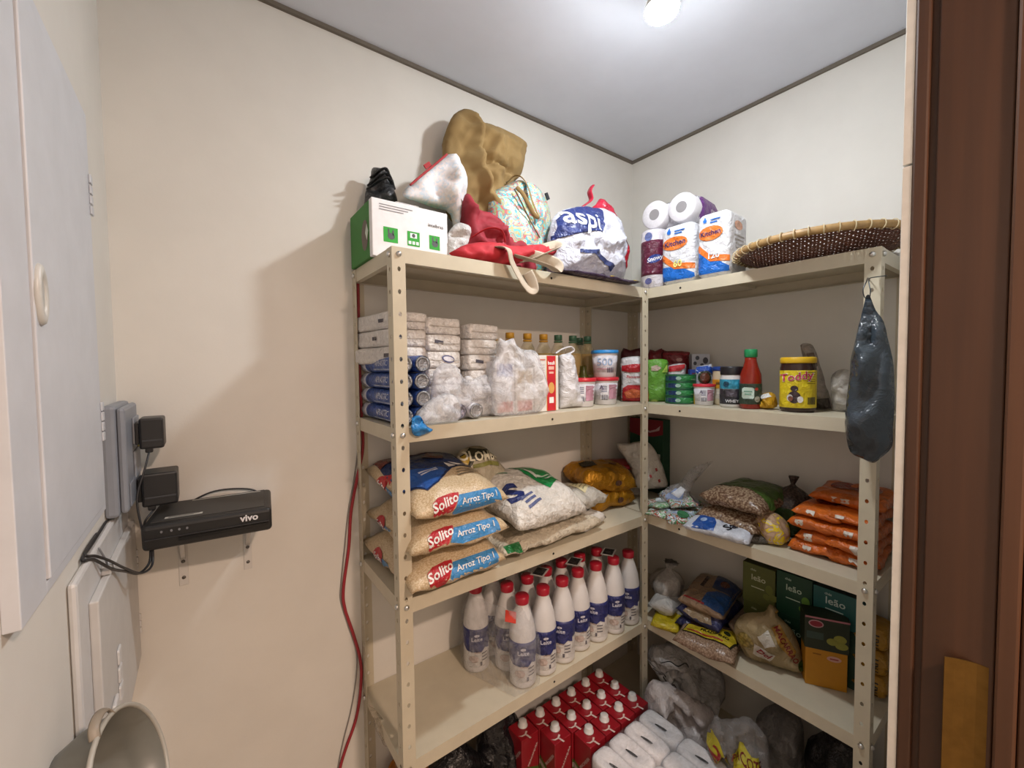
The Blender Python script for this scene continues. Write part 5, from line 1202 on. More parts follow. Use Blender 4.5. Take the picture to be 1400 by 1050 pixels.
decal(t, b, poly((-.0, -.10), (.07, -.095), (.07, .0), (.02, -.01), (.0, -.04)), (0, 0, .05), (1, 0, 0), (0, 1, 0), M('#1f4a86', 'film', .3), name='blue_panel')
decal(t, b, poly((.0, .0), (.07, .0), (.07, .09), (-.01, .09)), (0, 0, .05), (1, 0, 0), (0, 1, 0), M('#1b2f5c', 'film', .3), name='navy_panel'); decal(t, b, ell(.03, .035), (.03, .04, .05), (1, 0, 0), (0, 1, 0), M('#5d3428', 'film'), name='picture', off=.003)
decal(t, b, rect(.012, .07), (-.03, .02, .05), (1, .0, 0), (0, 1, 0), M('#3a2c28', 'film'), name='small_print'); decal(t, b, rect(.08, .006), (-.03, -.094, .04), (1, 0, 0), (0, .7, .7), M('#9a2a30', 'film'), name='red_edge')
for j in range(2):
    t = thing('brown_packet', ['slim brown packet leaning on the blue pile, nearer', 'slim brown packet leaning on the blue pile, farther'][j], 'packet', (-.13 + .012 * j, -.562 + -.032 * j, Z3 + .001), rot=(0, R(-52), RZB + 0.15))
    mesh_obj('packet', xf(pillow(.10, .20, .026, 18, 18, 145 + j, 4, .5, .005, .45), Matrix.Translation((0, 0, 0.0))), M('#6b5848', 'film', .35), t)
    t.location.z = Z3 + .0395; t.rotation_euler = (0, R(48), RZB + .12)
# bean bag with yellow label
t = thing('label_bean_bag', 'clear bag of pale beans with yellow label overhanging the fourth shelf', 'bean bag', (-.255, -.505, Z3 + .0005), rot=(0, -.02, RZB + .22))
b = mesh_obj('bag', pillow(.185, .165, .048, 28, 26, 150, 3.6, .55, .005, .42), M('#a8907a', 'beans', .25, '#7a6250', 190), t)
decal(t, b, poly((-.075, -.045), (.075, -.05), (.085, .0), (.07, .045), (.02, .03), (-.02, .03), (-.07, .0)), (0, 0, .05), (1, 0, 0), (0, 1, 0), M('#26261c', 'film'), name='label_border', off=.0016)
decal(t, b, poly((-.071, -.042), (.071, -.047), (.080, .0), (.066, .041), (.02, .026), (-.02, .026), (-.066, -.002)), (0, 0, .05), (1, 0, 0), (0, 1, 0), M('#c0ab2c', 'film'), name='yellow_label', off=.0024)
decal(t, b, ell(.09, .045), (-.02, .022, .05), (1, .2, 0), (-.2, 1, 0), M('#4a342c', 'film'), name='bean_picture', off=.0034); decal(t, b, ell(.02, .02), (.05, .012, .05), (1, 0, 0), (0, 1, 0), M('#2c3018', 'film'), name='emblem', off=.0034)
decal(t, b, text2d('FRADINHO', .017, .03), (.02, -.016, .05), (1, -.05, 0), (.05, 1, 0), M('#2c2418', 'film'), name='lettering', off=.0034)
decal(t, b, rect(.11, .006), (-.005, -.036, .05), (1, -.03, 0), (0, 1, 0), M('#a8402a', 'film'), name='small_print', off=.0034)
# pasta bag
r_, b_, p_ = puffthing('pasta_bag', 'tied cellophane pasta bag slumped in front of the green tea cartons', 'pasta bag',
    [(1003, 862), (1007, 848), (1022, 838), (1045, 836), (1052, 826), (1062, 832), (1064, 842), (1080, 856), (1092, 880), (1100, 912), (1092, 918), (1062, 914), (1035, 905), (1014, 890)], (-.20, -.645, Z3), R(-68), .045, .03,
    M('#9c8a66', 'hazy', .25, alpha=(.9, 1)), [([(1050, 840), (1030, 870), (1010, 875)], -.006, .008), ([(1052, 840), (1075, 880)], .006, .006)], crumple=.010, k=26, seed=155, res=.008, floor=.0)
ppoly(r_, b_, p_, [(1054, 850), (1066, 848), (1088, 885), (1082, 893), (1070, 880)], M('#a8803a', 'film'), name='ochre_panel')
pdec(r_, b_, p_, 1074, 874, text2d('MACARRAO', .020, .02), M('#7a1f1c', 'film'), -1.05, name='lettering', off=.0024)
ppoly(r_, b_, p_, [(1036, 858), (1050, 852), (1060, 868), (1046, 874)], M('#c4c1b8', 'film'), name='white_panel'); ppoly(r_, b_, p_, [(1032, 868), (1046, 876), (1060, 886), (1052, 896), (1030, 884)], M('#b9b0a4', 'film'), name='white_panel')
pdec(r_, b_, p_, 1044, 882, text2d('Del', .026, .02, .2), M('#8a2a34', 'film'), -.5, name='lettering', off=.0024)
pdec(r_, b_, p_, 1020, 868, ell(.045, .05), M('#a08a4a', 'beans', .3, '#6a5a2a', 120), name='pasta_window'); pdec(r_, b_, p_, 1096, 905, ell(.02, .03), M('#2f4a24', 'film'), name='green_mark')
mesh_obj('tie', xf(torus(.010, .004, 0, 16, 6), Matrix.Translation((p_.l(1057, 834)[0], 0, p_.l(1057, 834)[1]))), M('#8a6a2a', 'film'), r_)
# tea cartons
def tea(label, loc, rz, w, d, h, col, txt, leaf=None, tc='#c9cfc4', dk=None):
    t = thing('tea_carton', label, 'tea box', loc, rz, 'tea cartons'); b = mesh_obj('body', box(w, d, h, .0012), M(col, 'paper', .5), t)
    decal(t, None, rect(w * .98, d * .96), (0, 0, h), (1, 0, 0), (0, 1, 0), M(dk or '#3a3f22', 'paper'), off=.0006, name='lid_panel')
    Fv = ((1, 0, 0), (0, 0, 1))
    decal(t, None, text2d('ch\u00e1s', .010, .01), (-w * .16, -d / 2, h * .86), *Fv, M(tc, 'paper'), off=.0008, name='lettering')
    decal(t, None, text2d(txt, w * .27, .012), (0.0, -d / 2, h * .66), *Fv, M(tc, 'paper'), off=.0008, name='lettering')
    decal(t, None, rect(w * .4, .003), (-w * .02, -d / 2, h * .42), *Fv, M(tc, 'paper'), off=.0008, name='small_print')
    if leaf:
        decal(t, None, merge2d(ell(.022, .03, .0, .012), ell(.026, .022, .012, -.01), ell(.02, .02, -.008, -.014)), (w * .33, -d / 2, h * .38), *Fv, M(leaf, 'paper'), off=.001, name='leaf_picture')
    return t
tea('olive green tea carton, lower of the pair beside the brown packets', (-.085, -.598, Z3), RZB, .098, .07, .129, '#4d5523', 'le\u00e3o', '#6a7030', '#b5b894')
tea('olive green tea carton, upper of the pair beside the brown packets', (-.085, -.594, Z3 + .1294), RZB + .03, .098, .07, .129, '#59602a', 'le\u00e3o', '#6f7636', '#c4c6a8')
tea('dark green tea carton, lower, behind the pasta bag', (-.085, -.697, Z3), RZB, .097, .07, .134, '#0f3b2a', 'le\u00e3o', '#2f5a2a', '#a9bfae', '#15251c')
tea('dark green tea carton, upper, behind the pasta bag', (-.085, -.697, Z3 + .1344), RZB, .097, .07, .134, '#0f402c', 'le\u00e3o', '#5f8a34', '#b5cab8', '#15251c')
tea('teal tea carton high at the back near the right post', (-.088, -.803, Z3 + .165), RZB, .108, .07, .098, '#1b5c5c', 'le\u00e3o', None, '#c0d3d0', '#1a2d2a')
tea('plain dark tea carton supporting the teal one', (-.088, -.803, Z3), RZB, .108, .07, .1646, '#173a2c', 'le\u00e3o', None, '#7d9488', '#14211b')
# cake mix cartons
t = thing('yellow_carton', 'yellow carton at the front beside the right post', 'box', (-.150, -.785, Z3), R(-60)); yb = (.098, .055, .108)
b = mesh_obj('body', box(*yb, .0012), M('#b97f14', 'paper', .5), t)
decal(t, None, ell(.034, .016), (.018, -yb[1] / 2, .088), (1, 0, 0), (0, 0, 1), M('#c79a8a', 'paper'), off=.001, name='emblem'); decal(t, None, rect(.02, .004), (.018, -yb[1] / 2, .088), (1, 0, 0), (0, 0, 1), M('#9a4a4a', 'paper'), off=.0016, name='small_print')
decal(t, None, rect(.02, .004), (-.022, -yb[1] / 2, .094), (1, 0, 0), (0, 0, 1), M('#8a5a10', 'paper'), off=.001, name='small_print')
t = thing('cake_mix_carton', 'dark green cake mix carton with pink rim on the yellow carton', 'box', (-.150, -.785, Z3 + .1084), R(-60)); yb = (.104, .06, .094)
b = mesh_obj('body', box(*yb, .0012), M('#222c1c', 'paper', .5), t)
decal(t, None, merge2d(rect(.104, .005)), (0, -yb[1] / 2, yb[2] - .003), (1, 0, 0), (0, 0, 1), M('#a86a76', 'paper'), off=.001, name='pink_rim'); decal(t, None, rect(.06, .005), (.052, 0, yb[2] - .003), (0, 1, 0), (0, 0, 1), M('#a86a76', 'paper'), off=.001, name='pink_rim')
decal(t, None, ell(.036, .022), (-.026, -yb[1] / 2, .074), (1, 0, 0), (0, 0, 1), M('#b58a90', 'paper'), off=.001, name='emblem'); decal(t, None, ell(.03, .016), (-.026, -yb[1] / 2, .074), (1, 0, 0), (0, 0, 1), M('#8a2a3a', 'paper'), off=.0016, name='emblem')
decal(t, None, merge2d(ell(.03, .024, .03, .03), ell(.026, .02, .012, .02), ell(.03, .02, .034, .012)), (0, -yb[1] / 2, .01), (1, 0, 0), (0, 0, 1), M('#8a8a3c', 'paper'), off=.001, name='popcorn_picture'); decal(t, None, rect(.04, .02), (-.028, -yb[1] / 2, .04), (1, 0, 0), (0, 0, 1), M('#3a4a44', 'paper'), off=.001, name='grey_panel')
# yellow packets beyond the right post
for j in range(3):
    t = thing('yellow_packet', 'yellow lettered packet behind the right post, ' + ['lowest', 'middle', 'top'][j] + ' of three', 'packet', (-.07, -.882 + .0, Z3 + .0005 + j * .066), RZB, 'yellow packets behind the post')
    b = mesh_obj('packet', pillow(.075, .11, .068, 16, 16, 160 + j, 4, .45, .004, .45), M('#a87a1a', 'film', .35), t)
    decal(t, b, text2d('FRIT', .022, .03), (.012, -.05, .034), (0, 0, 1), (-1, 0, 0), M('#2a2414', 'film'), name='lettering', off=.002)
# ================================================================== fifth shelf and floor
Z4 = LEV[4]
t0 = thing('milk_carton', 'x', 'carton', (0, 0, 0), 0, 'red milk cartons')
rc = M('#8a1520', 'paper', .35); cw = .0665
b = mesh_obj('body', box(cw, cw, .198, .0018), rc, t0)
F = ((1, 0, 0), (0, 0, 1)); L_ = ((0, -1, 0), (0, 0, 1))
mesh_obj('cap', lathe([(.0001, .198), (.0155, .198), (.0155, .2005), (.0128, .201), (.0125, .213), (.011, .2145), (.0001, .2145)], 18).copy(), M('#c9c8c6', 'plastic', .35), t0).location = (.006, .010, 0)
for (O, U, V) in (((0, -cw / 2, 0), *F), ((-cw / 2, 0, 0), *L_)):
    decal(t0, None, poly((-.033, .002), (.033, .002), (.033, .085), (-.033, .115)), O, U, V, M('#4a5a24', 'paper', .35), off=.0006, name='green_panel')
    decal(t0, None, poly((-.033, .105), (-.004, .092), (-.004, .075), (-.033, .09)), O, U, V, M('#9d948a', 'paper', .35), off=.001, name='pale_panel')
    decal(t0, None, moved(text2d('PIRACANJUBA', .0105, .012), .010, .135, 1.0), O, U, V, M('#cfc2be', 'paper', .35), off=.001, name='lettering')
decal(t0, None, merge2d(poly((-.03, -.004), (-.022, -.014), (-.008, -.016), (.004, -.008), (.0, -.004), (-.010, -.011), (-.02, -.010)), poly((-.010, -.014), (-.004, -.016), (.0, -.033), (-.006, -.033))), (0, -.008, .198), (1, 0, 0), (0, 1, 0), M('#c9b8b0', 'paper'), off=.0006, name='white_swirl')
k_ = 0
rowsx = {-.205: (-.80, 6), -.275: (-.728, 5), -.345: (-.652, 4)}
nm3 = {-.205: 'back row', -.275: 'middle row', -.345: 'front row'}
for y, (x0, n_) in rowsx.items():
    for i in range(n_):
        o = t0 if k_ == 0 else copy_tree(t0); k_ += 1
        place(o, (x0 + .0705 * i, y, Z4 + .0005), .02 * math.sin(k_ * 2.3), 'red milk carton with white screw cap, %s, %s from the left' % (nm3[y], ['first', 'second', 'third', 'fourth', 'fifth', 'sixth'][i]))
# black bin bags
blk = M('#17171a', 'film', .25)
r_, b_, p_ = puffthing('black_bag', 'black plastic bag stuffed beside the red milk cartons', 'bag', [(640, 1100), (655, 1020), (664, 980), (680, 965), (700, 970), (716, 1000), (722, 1050), (720, 1110)], (-.905, -.15, Z4), 0, .05, .06, blk, [([(680, 970), (690, 1040)], -.012, .008), ([(700, 980), (703, 1050)], .012, .008)], crumple=.014, k=22, seed=170)
r_, b_, p_ = puffthing('black_bag', 'black bag under the left end of the shelf front', 'bag', [(560, 1180), (575, 1080), (600, 1045), (625, 1020), (645, 1022), (660, 1050), (668, 1180)], (-1.05, -.17, Z4), 0, .05, .06, blk, crumple=.014, k=22, seed=171)
t = thing('grey_cloth_scrap', 'grey folded cloth peeking out under the shelf front edge', 'cloth', (-.985, -.235, Z4), .3)
mesh_obj('cloth', sack([(0, .05), (.03, .07), (.10, .075), (.14, .05), (.16, .012)], 30, 20, 4, 7, .3, .01), M('#4a464c', 'cloth'), t)
t = thing('orange_pot', 'orange rounded pot low at the left end behind the post', 'pot', (-1.13, -.085, Z4), 0)
mesh_obj('pot', lathe([(.0001, 0), (.05, 0), (.065, .02), (.07, .09), (.066, .14), (.05, .17), (.046, .175), (.0001, .176)], 26), M('#a8681f', 'plastic', .4), t)
mesh_obj('rim', torus(.05, .005, .172, 26, 8), M('#b4742a', 'plastic', .4), t)
r_, b_, p_ = puffthing('clear_plastic_sheet', 'torn clear plastic film hanging at the left end below the fourth shelf', 'plastic film', [(505, 960), (515, 975), (530, 990), (548, 1000), (550, 1050), (548, 1070), (535, 1030), (520, 1010), (508, 985)], (-1.205, -.15, .60), R(-40), .006, .004, M('#c4b59c', 'clear', .15, alpha=(.15, .6)), crumple=.014, k=40, seed=172, res=.008, floor=None)
# bags at the inner corner
r_, b_, p_ = puffthing('white_bag', 'white plastic bag slumped below the grey bag at the corner post', 'bag',
    [(884, 1100), (880, 1000), (879, 965), (883, 942), (895, 931), (920, 940), (950, 955), (975, 972), (986, 1000), (990, 1100)], (-.285, -.415, Z4), R(-50), .075, .06, M('#c4bcba', 'film', .26), [([(900, 960), (940, 1000), (980, 1010)], .014, .009), ([(885, 980), (930, 1012)], -.010, .008), ([(920, 950), (960, 985)], -.012, .010)], crumple=.026, k=13, seed=180, auto=26, res=.009)
r_, b_, p_ = puffthing('grey_bag', 'grey plastic bag with printed panel resting above the white bag', 'bag',
    [(885, 900), (890, 884), (910, 880), (940, 885), (965, 895), (985, 915), (992, 940), (985, 958), (965, 966), (945, 960), (920, 945), (898, 922)], (-.205, -.385, .575), R(-50), .06, .06, M('#93918f', 'film', .26), [([(900, 890), (930, 935), (975, 955)], .010, .010), ([(920, 885), (965, 940)], -.010, .010), ([(950, 890), (985, 930)], .010, .008)], crumple=.024, k=13, seed=181, floor=None, auto=24, res=.009)
ppoly(r_, b_, p_, [(886, 900), (892, 897), (912, 912), (930, 932), (925, 936), (904, 926), (890, 912)], M('#b9babb', 'film'), name='white_panel')
for q in range(5):
    a = (890 + q * 7, 902 + q * 6.5); pdec(r_, b_, p_, *a, rect(.028, .004), M('#44444a', 'film'), -.35, name='small_print', off=.0024)
strap('drawstring', [p_.w(*q) + Vector((-.05, -.05, 0)) for q in ((898, 888), (910, 886), (920, 892), (930, 888), (934, 893))], r_, .004, .003, M('#1c1c1e', 'film'))
# compact toilet paper pack on the floor, top in view
t = thing('toilet_paper_bale', 'large white bale of flattened toilet rolls standing in front of the corner', 'toilet paper', (-.56, -.523, 0), 0)
def eroll(h):
    vs, fs = [], []; n = 28; prof = [(.30, h - .012), (.42, h - .004), (.80, h), (.95, h - .004), (.995, h - .012), (.995, .010), (.95, .002), (.8, 0)]
    for r, z in prof:
        for k in range(n):
            a = 2 * PI * k / n; ex = .42; c, s = math.cos(a), math.sin(a)
            rx = .036 if r > .6 else .010 * (r / .42); ry = .066 if r > .6 else .022 * (r / .42)
            rr = r if r > .6 else 1
            vs.append((math.copysign(abs(c) ** ex, c) * rx * rr, math.copysign(abs(s) ** ex, s) * ry * rr, z))
    for i in range(len(prof) - 1):
        for k in range(n): fs.append((i * n + k, i * n + (k + 1) % n, (i + 1) * n + (k + 1) % n, (i + 1) * n + k)[::-1])
    fs.append(tuple(range(n))[::-1])
    me = pyd(vs, fs, True); bm = bmesh.new(); bm.from_mesh(me); bmesh.ops.recalc_face_normals(bm, faces=bm.faces); bm.to_mesh(me); bm.free(); return me
er = eroll(.098); slit = lathe([(.0001, 0), (.008, 0)], 14); slit.transform(Matrix.Diagonal((.55, 2.6, 1, 1)))
tis = M('#dddcdf', 'tissue'); slm = M('#1d1d1f', 'paper')
for lz in range(6):
    for i in range(4):
        for j in range(2):
            o = mesh_obj('toilet_roll', er, tis, t); o.location = (-.108 + .072 * i, -.066 + .133 * j, lz * .0985)
            if lz == 5:
                s_ = mesh_obj('flattened_core', slit, slm, o); s_.location = (0, 0, .0895); s_.rotation_euler = (0, 0, .18)
flm = box(.292, .27, .594, .02, seg=3)
bm = bmesh.new(); bm.from_mesh(flm); bmesh.ops.subdivide_edges(bm, edges=[e for e in bm.edges if e.calc_length() > .05], cuts=8, use_grid_fill=True)
for v in bm.verts:
    w = fbm((v.co.x, v.co.y, v.co.z), 20, 3) * .004; v.co.z += w if v.co.z > .1 else 0; v.co.x += w
mesh_obj('plastic_film', from_bm(bm, True), M('#d9dadd', 'clear', .12, alpha=(.03, .28), scale=30), t)
# clear bag with yellow labels
r_, b_, p_ = puffthing('clear_bread_bag', 'clear plastic bag with yellow lettered labels at the front of the right unit', 'bag',
    [(962, 1120), (963, 1040), (966, 1000), (976, 978), (988, 985), (1000, 990), (1020, 982), (1040, 995), (1050, 1015), (1052, 1050), (1055, 1120)], (-.345, -.665, .33), R(-52), .05, .05, M('#aaa8a8', 'clear', .12, alpha=(.22, .6)), [([(975, 985), (985, 1030)], .012, .008), ([(1000, 995), (990, 1045)], -.012, .008), ([(1030, 990), (1040, 1040)], .012, .008)], crumple=.026, k=14, seed=185, floor=None, auto=26, res=.009)
yl = M('#b8ad2a', 'film', .3)
ppoly(r_, b_, p_, [(969, 985), (978, 996), (992, 1024), (984, 1032), (965, 1010)], yl, name='yellow_label'); ppoly(r_, b_, p_, [(995, 1008), (1014, 1009), (1022, 1018), (1032, 1022), (1036, 1046), (1020, 1036), (996, 1026)], yl, name='yellow_label')
pdec(r_, b_, p_, 977, 1014, text2d('24', .04, .02), M('#8a1f1c', 'film'), -.6, name='lettering', off=.0024); pdec(r_, b_, p_, 1014, 1020, text2d('PACOTE', .021, .02), M('#6a1f1c', 'film'), -.3, name='lettering', off=.0024)
# support under the clear bag: a closed carton on the floor
t = thing('floor_carton', 'plain brown carton on the floor under the clear bag', 'box', (-.36, -.72, 0), R(-52)); mesh_obj('body', box(.24, .18, .33, .002), M('#7d6246', 'paper'), t)
mesh_obj('tape', box(.05, .1806, .3306, 0), M('#8d7656', 'film'), t)
r_, b_, p_ = puffthing('grey_sack', 'dull grey sack behind the clear bag on the fifth shelf', 'bag', [(1030, 1140), (1032, 1000), (1040, 975), (1060, 968), (1085, 972), (1098, 990), (1100, 1050), (1105, 1140)], (-.15, -.66, Z4), R(-70), .05, .05, M('#6f6d6c', 'film', .28), crumple=.026, k=12, seed=188, auto=22, res=.010)
r_, b_, p_ = puffthing('black_bag', 'black bag in the shade under the right unit', 'bag', [(1100, 1180), (1100, 1030), (1115, 1005), (1140, 1000), (1170, 1020), (1185, 1060), (1185, 1180)], (-.15, -.82, Z4), RZB, .05, .06, blk, crumple=.014, k=18, seed=189)
# ================================================================== left wall: cabinet, boxes, router, cables
wp = M('#d2d6dd', 'paint', .4)
t = thing('wall_cabinet', 'white flush electrical cabinet door high on the left wall', 'cabinet', (XC, -.4575, 1.485))
mesh_obj('frame', join(bx(0, .012, -.2, -.125, 0, .63, .001), bx(0, .012, .185, .2, 0, .63, .001), bx(0, .012, -.125, .185, .612, .63, .001), bx(0, .012, -.125, .185, 0, .012, .001)), wp, t)
d_ = mesh_obj('door', bx(.0, .0145, -.122, .1835, .0135, .6105, .0015), wp, t)
hin = M('#c6cad0', 'plastic', .4)
for z in (.145, .50):
    for k in range(4): mesh_obj('hinge', bx(.0146, .0175, .176, .190, z - .03 + .016 * k, z - .03 + .016 * k + .0135, .001), hin, d_)
pull = mesh_obj('pull', xf(torus(.026, .008, 0, 26, 8), Matrix.Translation((.0155, -.108, .305)) @ Matrix.Rotation(PI / 2, 4, 'Y') @ Matrix.Diagonal((.95, .42, .5, 1))), M('#c9c9c4', 'plastic', .35), d_)
mesh_obj('pull_latch', bx(.0146, .017, -.112, -.098, .288, .322, .001), M('#b5b5b0', 'plastic', .35), d_)
# grey socket box
t = thing('socket_box', 'grey plastic surface socket box in the corner of the left wall', 'socket box', (XC, -.100, 1.449)); gx = M('#878c95', 'plastic', .45)
mesh_obj('base', bx(0, .020, -.091, .091, 0, .2, .006), gx, t)
c_ = mesh_obj('cover', bx(.020, .032, -.085, .088, .004, .196, .006), gx, t)
mesh_obj('flap', bx(.032, .0345, -.07, .075, .012, .055, .002), M('#7d828b', 'plastic', .45), c_)
for z in (.075, .142):
    mesh_obj('socket_plate', bx(.032, .036, .0, .075, z - .025, z + .028, .002), M('#8f949c', 'plastic', .45), c_)
mesh_obj('yellow_mark', bx(.032, .0338, .074, .084, .06, .115, .001), M('#b5a92a', 'plastic', .4), c_)
bk = M('#1f2022', 'plastic', .4)
ad = []
for i, (x0, x1, z0, z1, y0, y1) in enumerate(((-1.668, -1.630, 1.556, 1.617, -.112, -.052), (-1.668, -1.612, 1.440, 1.506, -.112, -.045))):
    t = thing('power_adapter', ['smaller black power adapter in the upper socket of the grey box', 'larger black power adapter in the lower socket of the grey box'][i], 'power adapter', (x0, (y0 + y1) / 2, z0), 0, 'black power adapters')
    w = x1 - x0; d = (y1 - y0) / 2; h = z1 - z0
    mesh_obj('body', bx(0, w, -d, d, 0, h, .004), bk, t)
    mesh_obj('neck', bx(-.0064, .0, -d * .7, d * .7, h * .15, h * .85, .001), bk, t)
    mesh_obj('ridge', bx(.004, w - .003, -d - .0012, -d + .003, h * .24, h * .30, .0008), M('#34363a', 'plastic', .4), t)
    mesh_obj('cord_grip', bx(.008, .020, -d + .004, -d + .016, -.008, 0.001, .002), bk, t)
# router on two brackets
rt = thing('wifi_router', 'black internet router box on two white wall brackets', 'router', (-1.553, -.103, 1.370), R(-6))
rw, rd = .212, .165
body = box(rw, rd, .05, .008, seg=3)
bm = bmesh.new(); bm.from_mesh(body)
for v in bm.verts:
    if v.co.y < 0: v.co.y -= (.05 - v.co.z) * -.10 if v.co.z < .03 else 0
mesh_obj('housing', from_bm(bm), M('#232323', 'plastic', .5), rt)
mesh_obj('top_panel', box(rw - .026, rd - .026, .0015, .0005, (0, .004, .0498)), M('#383633', 'plastic', .6), rt)
mesh_obj('front_slot', bx(-.05, rw / 2 - .006, -rd / 2 - .0008, -rd / 2 + .004, .014, .0195), M('#0d0d0e', 'plastic', .3), rt)
mesh_obj('lower_strip', bx(-rw / 2 + .006, rw / 2 - .006, -rd / 2 - .0006, -rd / 2 + .004, .0225, .0235), M('#3a3a3c', 'plastic', .3), rt)
decal(rt, None, text2d('vivo', .019, .03), (.066, -rd / 2, .036), (1, 0, 0), (0, 0, 1), M('#d9d9dc', 'plastic'), off=.001, name='lettering')
decal(rt, None, merge2d(*[ell(.004, .005, x, 0) for x in (-.075, -.06, -.048, -.036)]), (0, -rd / 2, .036), (1, 0, 0), (0, 0, 1), M('#77787c', 'plastic'), off=.001, name='indicator')
decal(rt, None, merge2d(rect(.13, .006)), (.02, .062, .0513), (1, 0, 0), (0, 1, 0), M('#b5b2aa', 'paper'), off=.0005, name='sticker'); decal(rt, None, rect(.06, .012), (-.045, -.048, .0513), (1, 0, 0), (0, 1, 0), M('#c2c0b8', 'paper'), off=.0005, name='sticker')
decal(rt, None, merge2d(rect(.05, .002, 0, .002), rect(.04, .002, -.004, -.002)), (-.045, -.048, .0513), (1, 0, 0), (0, 1, 0), M('#55554f', 'paper'), off=.0009, name='small_print')
for i, x in enumerate((-1.613, -1.489)):
    t = thing('shelf_bracket', 'white metal shelf bracket under the router, ' + ('left' if i == 0 else 'right') + ' one', 'bracket', (x, 0, 1.222), 0, 'white router brackets'); h = .147
    m = M('#d5d3cf', 'paint', .4)
    mesh_obj('wall_leg', bx(-.0085, .0085, -.0025, -.0002, 0, h, .0008), m, t); mesh_obj('arm', bx(-.0085, .0085, -.16, -.0025, h - .0025, h - .0002, .0008), m, t)
    mesh_obj('brace', tube([(0, -.0035, h * .42), (0, -.06, h * .85), (0, -.115, h - .004)], .004, 8, 5, (.010, .003)), m, t)
    for z in (.018, .055): mesh_obj('screw', xf(lathe([(.0001, 0), (.004, 0), (.003, .002), (.0001, .002)], 10), Matrix.Translation((0, -.0025, z)) @ Matrix.Rotation(PI / 2, 4, 'X')), M('#6f6c68', 'metal', .4), t)
# white telephone box
t = thing('telephone_box', 'white wall box with raised cover low on the left wall', 'wall box', (XC, -.232, 1.075)); wb = M('#d3d3d3', 'plastic', .4)
mesh_obj('plate', bx(0.0005, .010, -.225, .226, 0, .369, .005), wb, t)
cv = mesh_obj('cover', bx(.010, .0205, -.170, .222, .020, .318, .002), M('#cbcac8', 'plastic', .4), t)
for z in (.07, .21):
    for k in range(3): mesh_obj('hinge', bx(.0185, .0225, .219, .226, z + .015 * k, z + .015 * k + .012, .0008), wb, cv)
mesh_obj('latch', bx(.0205, .026, -.125, -.09, .10, .135, .003), wb, cv)
for k in range(3): mesh_obj('vent_rib', bx(.0205, .024, -.06 + .0, -.035, .10 + .03 * k, .125 + .03 * k, .003), wb, cv)
mesh_obj('cable_grip', bx(.010, .022, -.08, -.055, .319, .332, .002), M('#b9b9b9', 'plastic', .4), t)
# cords
def cord(name, label, pts, r, col, kind='plastic', cat='cable'):
    o = mesh_obj(name, tube(pts, r, 8, 8), M(col, kind, .45)); tag(o, label, cat); return o
cord('adapter_cord', 'thin black cord from the upper power adapter down to the router', [(-1.654, -.108, 1.549), (-1.660, -.125, 1.52), (-1.672, -.138, 1.47), (-1.668, -.145, 1.42), (-1.662, -.14, 1.385), (-1.656, -.10, 1.378)], .0019, '#26272a')
cord('adapter_cord', 'thin black cord from the lower power adapter looping behind the router', [(-1.650, -.10, 1.433), (-1.664, -.115, 1.415), (-1.668, -.09, 1.39), (-1.658, -.04, 1.385), (-1.61, -.012, 1.405), (-1.55, -.008, 1.428), (-1.48, -.009, 1.420), (-1.45, -.012, 1.395)], .0019, '#26272a')
cord('router_cable', 'black cable looping from the router over the white wall box', [(-1.655, -.15, 1.372), (-1.656, -.17, 1.350), (-1.668, -.20, 1.345), (-1.680, -.25, 1.372), (-1.688, -.31, 1.402), (-1.699, -.36, 1.438), (-1.7068, -.385, 1.45), (-1.7075, -.30, 1.449), (-1.7075, -.20, 1.449)], .0022, '#1f2023')
cord('router_cable', 'second black cable looping beside the first one at the white wall box', [(-1.652, -.15, 1.376), (-1.652, -.175, 1.346), (-1.664, -.21, 1.348), (-1.678, -.26, 1.380), (-1.690, -.32, 1.420), (-1.699, -.35, 1.440), (-1.7068, -.37, 1.4525), (-1.7075, -.28, 1.4530)], .0020, '#27282b')
cord('grey_wire', 'pair of thin grey wires dropping onto the white wall box', [(-1.699, -.325, 1.443), (-1.695, -.31, 1.42), (-1.694, -.300, 1.405)], .0014, '#8d8f94')
yw = -.0055
rc_ = [(489, 372), (490, 418), (491, 480), (494, 560), (496, 612), (488, 655), (480, 700), (476.7, 750), (469.5, 806), (471.7, 833), (483, 867), (493, 905), (493, 943), (486.7, 983), (473, 1023), (465, 1050), (455, 1100), (452, 1180)]
pts = [AY(a, b, yw if b > 640 else -.0055) for a, b in rc_]
cord('red_cable', 'long red cable running down the wall beside the left unit', pts, .0042, '#9c2a34')
gc_ = [(486, 372), (487, 418), (488, 520), (490, 600), (484, 655), (476, 700), (471, 750), (466, 800), (466, 822), (476, 855), (487, 890), (487, 925), (480, 970), (470, 1010), (462, 1050), (448, 1150)]
cord('grey_cable', 'thin grey cable following the red one down the wall', [AY(a, b, -.0022) for a, b in gc_], .0020, '#86817c')
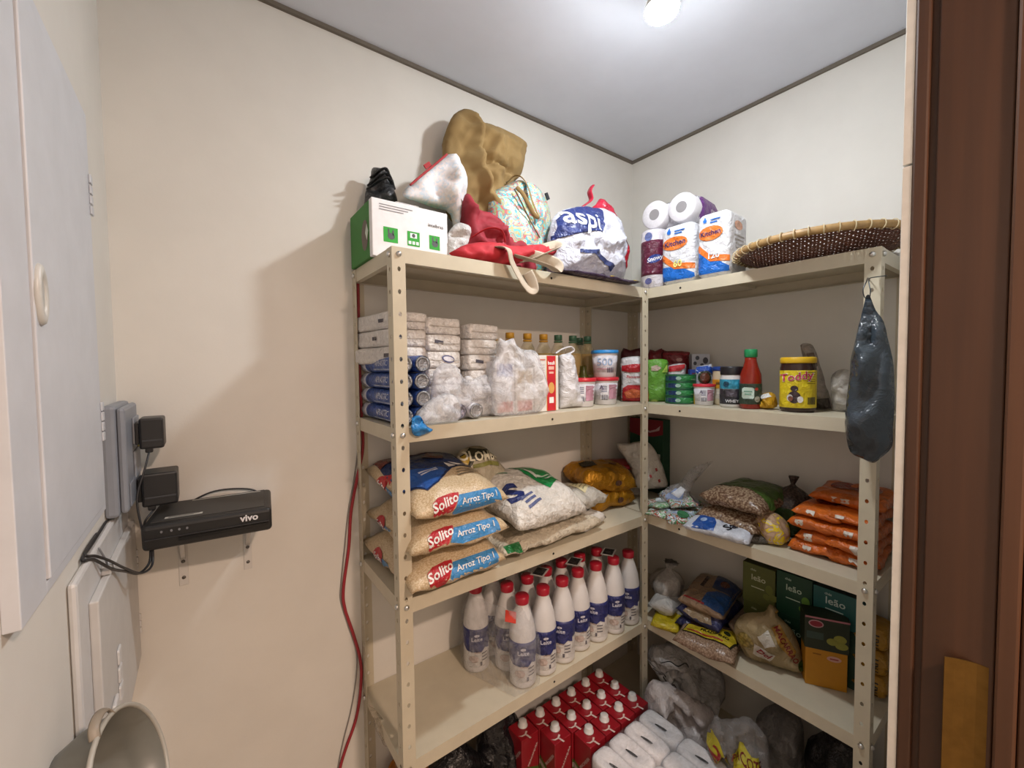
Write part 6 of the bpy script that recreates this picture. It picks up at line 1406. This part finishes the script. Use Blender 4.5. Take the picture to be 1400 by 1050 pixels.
# aluminium pan hanging on the left wall
pc = AY(180, 1068, -.56)
ax_ = Vector((.94, -.20, .28)).normalized()
t = thing('aluminium_pan', 'dull aluminium pan hanging low on the left wall', 'pan', (pc.x, pc.y, pc.z)); al = M('#6f6f68', 'plain', .35)
q_ = ax_.to_track_quat('Z', 'Y').to_matrix().to_4x4()
pn = lathe([(.0001, -.060), (.046, -.060), (.064, -.052), (.073, -.03), (.077, 0), (.081, .001), (.081, -.001), (.0785, -.003), (.0745, -.031), (.0655, -.0535), (.0465, -.0618), (.0001, -.0618)], 40); pn.transform(q_)
mesh_obj('pan', pn, al, t)
mesh_obj('rim', xf(torus(.080, .0028, .001, 48, 8), q_), M('#a8a59c', 'plain', .35), t)
up_ = (Vector((0, 0, 1)) - ax_ * ax_.z).normalized(); sd = ax_.cross(up_)
mesh_obj('ear', tube([up_ * .078 + sd * -.020, up_ * .088 + sd * -.014, up_ * .092, up_ * .088 + sd * .014, up_ * .078 + sd * .020], .006, 8, 5, (.010, .003)), M('#8d8375', 'plain', .45), t)
mesh_obj('hook', tube([Vector((XC + .001 - pc.x, .0, -.075)), Vector((XC + .03 - pc.x, 0, -.078)), ax_ * -.03 + up_ * -.077], .003, 8), M('#8d8d88', 'metal', .4), t)
# ================================================================== ceiling bulb
_bp = AZ(905, 16, ZC - .115)
bulb = thing('ceiling_bulb', 'glowing white bulb in a socket on the pantry ceiling', 'bulb', (_bp.x, _bp.y, ZC))
mesh_obj('socket', lathe([(.0001, 0), (.045, 0), (.045, -.010), (.024, -.018), (.021, -.050), (.0001, -.050)], 24), M('#e8e8e8', 'plastic'), bulb)
mesh_obj('bulb_neck', lathe([(.015, -.050), (.019, -.056), (.030, -.085), (.0362, -.104), (.0368, -.110)], 28), M('#e4e4e2', 'plastic'), bulb)
mesh_obj('lens', lathe([(.0366, -.110), (.0355, -.115), (.031, -.121), (.020, -.126), (.010, -.1278), (.0001, -.128)], 28), M((.93, .97, 1), 'emit', scale=BULB), bulb)
